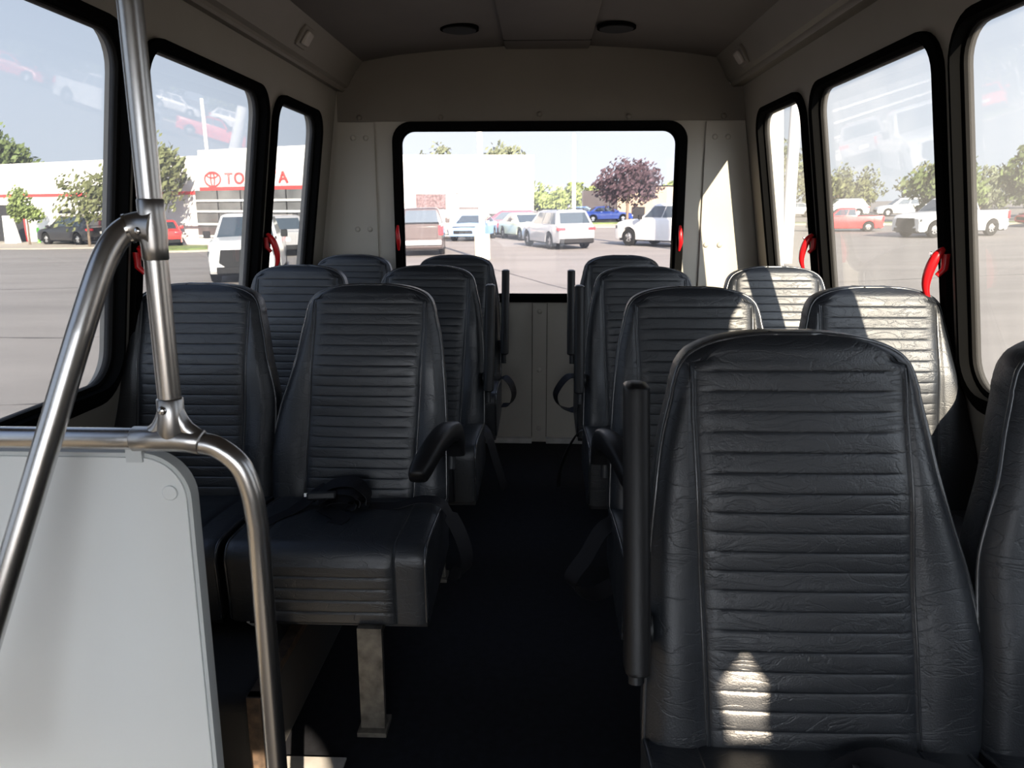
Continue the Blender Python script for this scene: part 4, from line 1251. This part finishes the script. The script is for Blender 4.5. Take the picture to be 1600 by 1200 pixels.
def tree(x, y, h, cw, ch, label, lm, name='tree', nleaf=2200, ls=0.22, trunk=0.14, seed=1, lumps=26, group=None, dz=0):
    rnd = random.Random(seed)
    t = tag(empty(name, (x, y, GZ(x, y) + dz)), label, 'tree' if 'tree' in name else 'shrub', group)
    zc = h - ch / 2
    b = MB()
    b.tube([(0, 0, -0.1), (0.03, 0, zc * 0.5), (0, 0.02, zc)], [trunk, trunk * 0.8, trunk * 0.5], 8)
    cl = []
    for i in range(lumps):
        while True:
            p = Vector((rnd.uniform(-1, 1), rnd.uniform(-1, 1), rnd.uniform(-1, 1)))
            if 0.25 < p.length < 1: break
        p = Vector((p.x * cw / 2 * 0.8, p.y * cw / 2 * 0.8, zc + p.z * ch / 2 * 0.8)); cl.append((p, rnd.uniform(0.16, 0.30) * min(cw, ch)))
        if i % 3 == 0: b.tube([(0, 0, zc * 0.75), (p.x * 0.5, p.y * 0.5, (zc * 0.8 + p.z) / 2), p], [trunk * 0.4, trunk * 0.28, trunk * 0.12], 5)
    b.build('trunk', M['bark'], t, smooth=50)
    vs, fs = [], []
    for i in range(nleaf):
        c, r_ = cl[rnd.randrange(len(cl))]
        d = Vector((rnd.gauss(0, 1), rnd.gauss(0, 1), rnd.gauss(0, 1))).normalized() * r_ * rnd.uniform(0.5, 1.08)
        p = c + d
        if p.z < 0.1: continue
        a = Vector((rnd.gauss(0, 1), rnd.gauss(0, 1), rnd.gauss(0, 0.6))).normalized(); u = a.orthogonal().normalized(); v = a.cross(u)
        s = ls * rnd.uniform(0.6, 1.3); k = len(vs)
        vs += [tuple(p - u * s), tuple(p - v * s * 0.45), tuple(p + u * s), tuple(p + v * s * 0.45)]; fs.append((k, k + 1, k + 2, k + 3))
    me = bpy.data.meshes.new('f'); me.from_pydata(vs, [], fs)
    link('foliage', me, lm, t)
    return t


tree(-44.0, 62.0, 8.9, 6.0, 5.2, 'large green tree rising above the dealership roof', LG, seed=2, nleaf=4200, ls=0.26)
tree(-21.5, 41.8, 6.0, 4.3, 4.4, 'loose green tree in front of the showroom, beside the grab rail', LO, seed=3, nleaf=2100, ls=0.20)
p = Vector(fA(7.3, 0, 2.6))
tree(p.x, p.y, 3.4, 1.9, 2.2, 'young bright green tree between the garage doors', LY, seed=4, nleaf=1500, ls=0.13, trunk=0.07, lumps=16)
p = Vector(fA(13.6, 0, 3.2))
tree(p.x, p.y, 4.4, 3.2, 3.9, 'slender olive tree beside the black window pillar', LO, seed=5, nleaf=1200, ls=0.16, trunk=0.08)
tree(7.25, 68.0, 5.5, 5.9, 4.0, 'maroon-leaved tree in front of the tan building', LM, seed=6, nleaf=3600, ls=0.20, lumps=34)
tree(-10.2, 80.0, 7.4, 5.2, 4.5, 'small treetop above the garage roof, nearer the brown pickup', LD, seed=7, nleaf=1800, ls=0.3)
tree(-4.3, 82.0, 7.8, 5.6, 4.5, 'treetop above the garage roof, between the two light poles', LD, seed=8, nleaf=1800, ls=0.3)
grp = 'distant trees'
far = [(-0.3, 92, 3.9, 7, 3.6, 'rounded pale tree beside the corner of the garage building', LY), (4.2, 98, 4.0, 8, 3.8, 'pale tree directly behind the slim light pole', LY),
       (15.5, 92, 4.4, 7, 4.0, 'green tree at the far edge of the rear window', LY), (20.5, 90, 5.0, 8, 4.6, 'green tree filling the small side window', LD),
       (26.5, 91, 8.2, 9, 7.6, 'tall pale tree behind the small side window', LD), (33.5, 91, 4.0, 9, 3.8, 'low tree behind the red pickup', LO),
       (42, 86, 5.0, 8, 4.6, 'tree between the red and white pickups', LO), (30.0, 60, 4.6, 5.5, 4.2, 'green tree just behind the white pickup cab', LG),
       (38.0, 62, 6.2, 5.5, 5.4, 'dark green tree above the white pickup bed', LG), (45.0, 68, 5.0, 9, 4.6, 'far green tree beyond the white pickup bed', LD),
       (54.0, 72, 5.2, 10, 5.0, 'far green tree at the picture edge', LO), (52.0, 96, 4.6, 12, 4.4, 'broad hazy tree on the horizon', LD),
       (28.5, 104, 5.2, 12, 5.0, 'wide pale tree beyond the distant white cars', LD), (38.5, 104, 5.6, 12, 5.4, 'wide tree beyond the roof of the red pickup', LD), (62.0, 104, 5.6, 16, 5.4, 'wide hazy tree beyond the red sedan', LD)]
for i, (x, y, h, cw, ch, lab, lm) in enumerate(far):
    tree(x, y, h, cw, ch, lab, lm, seed=20 + i, nleaf=2000, ls=0.3, lumps=24, group=grp)
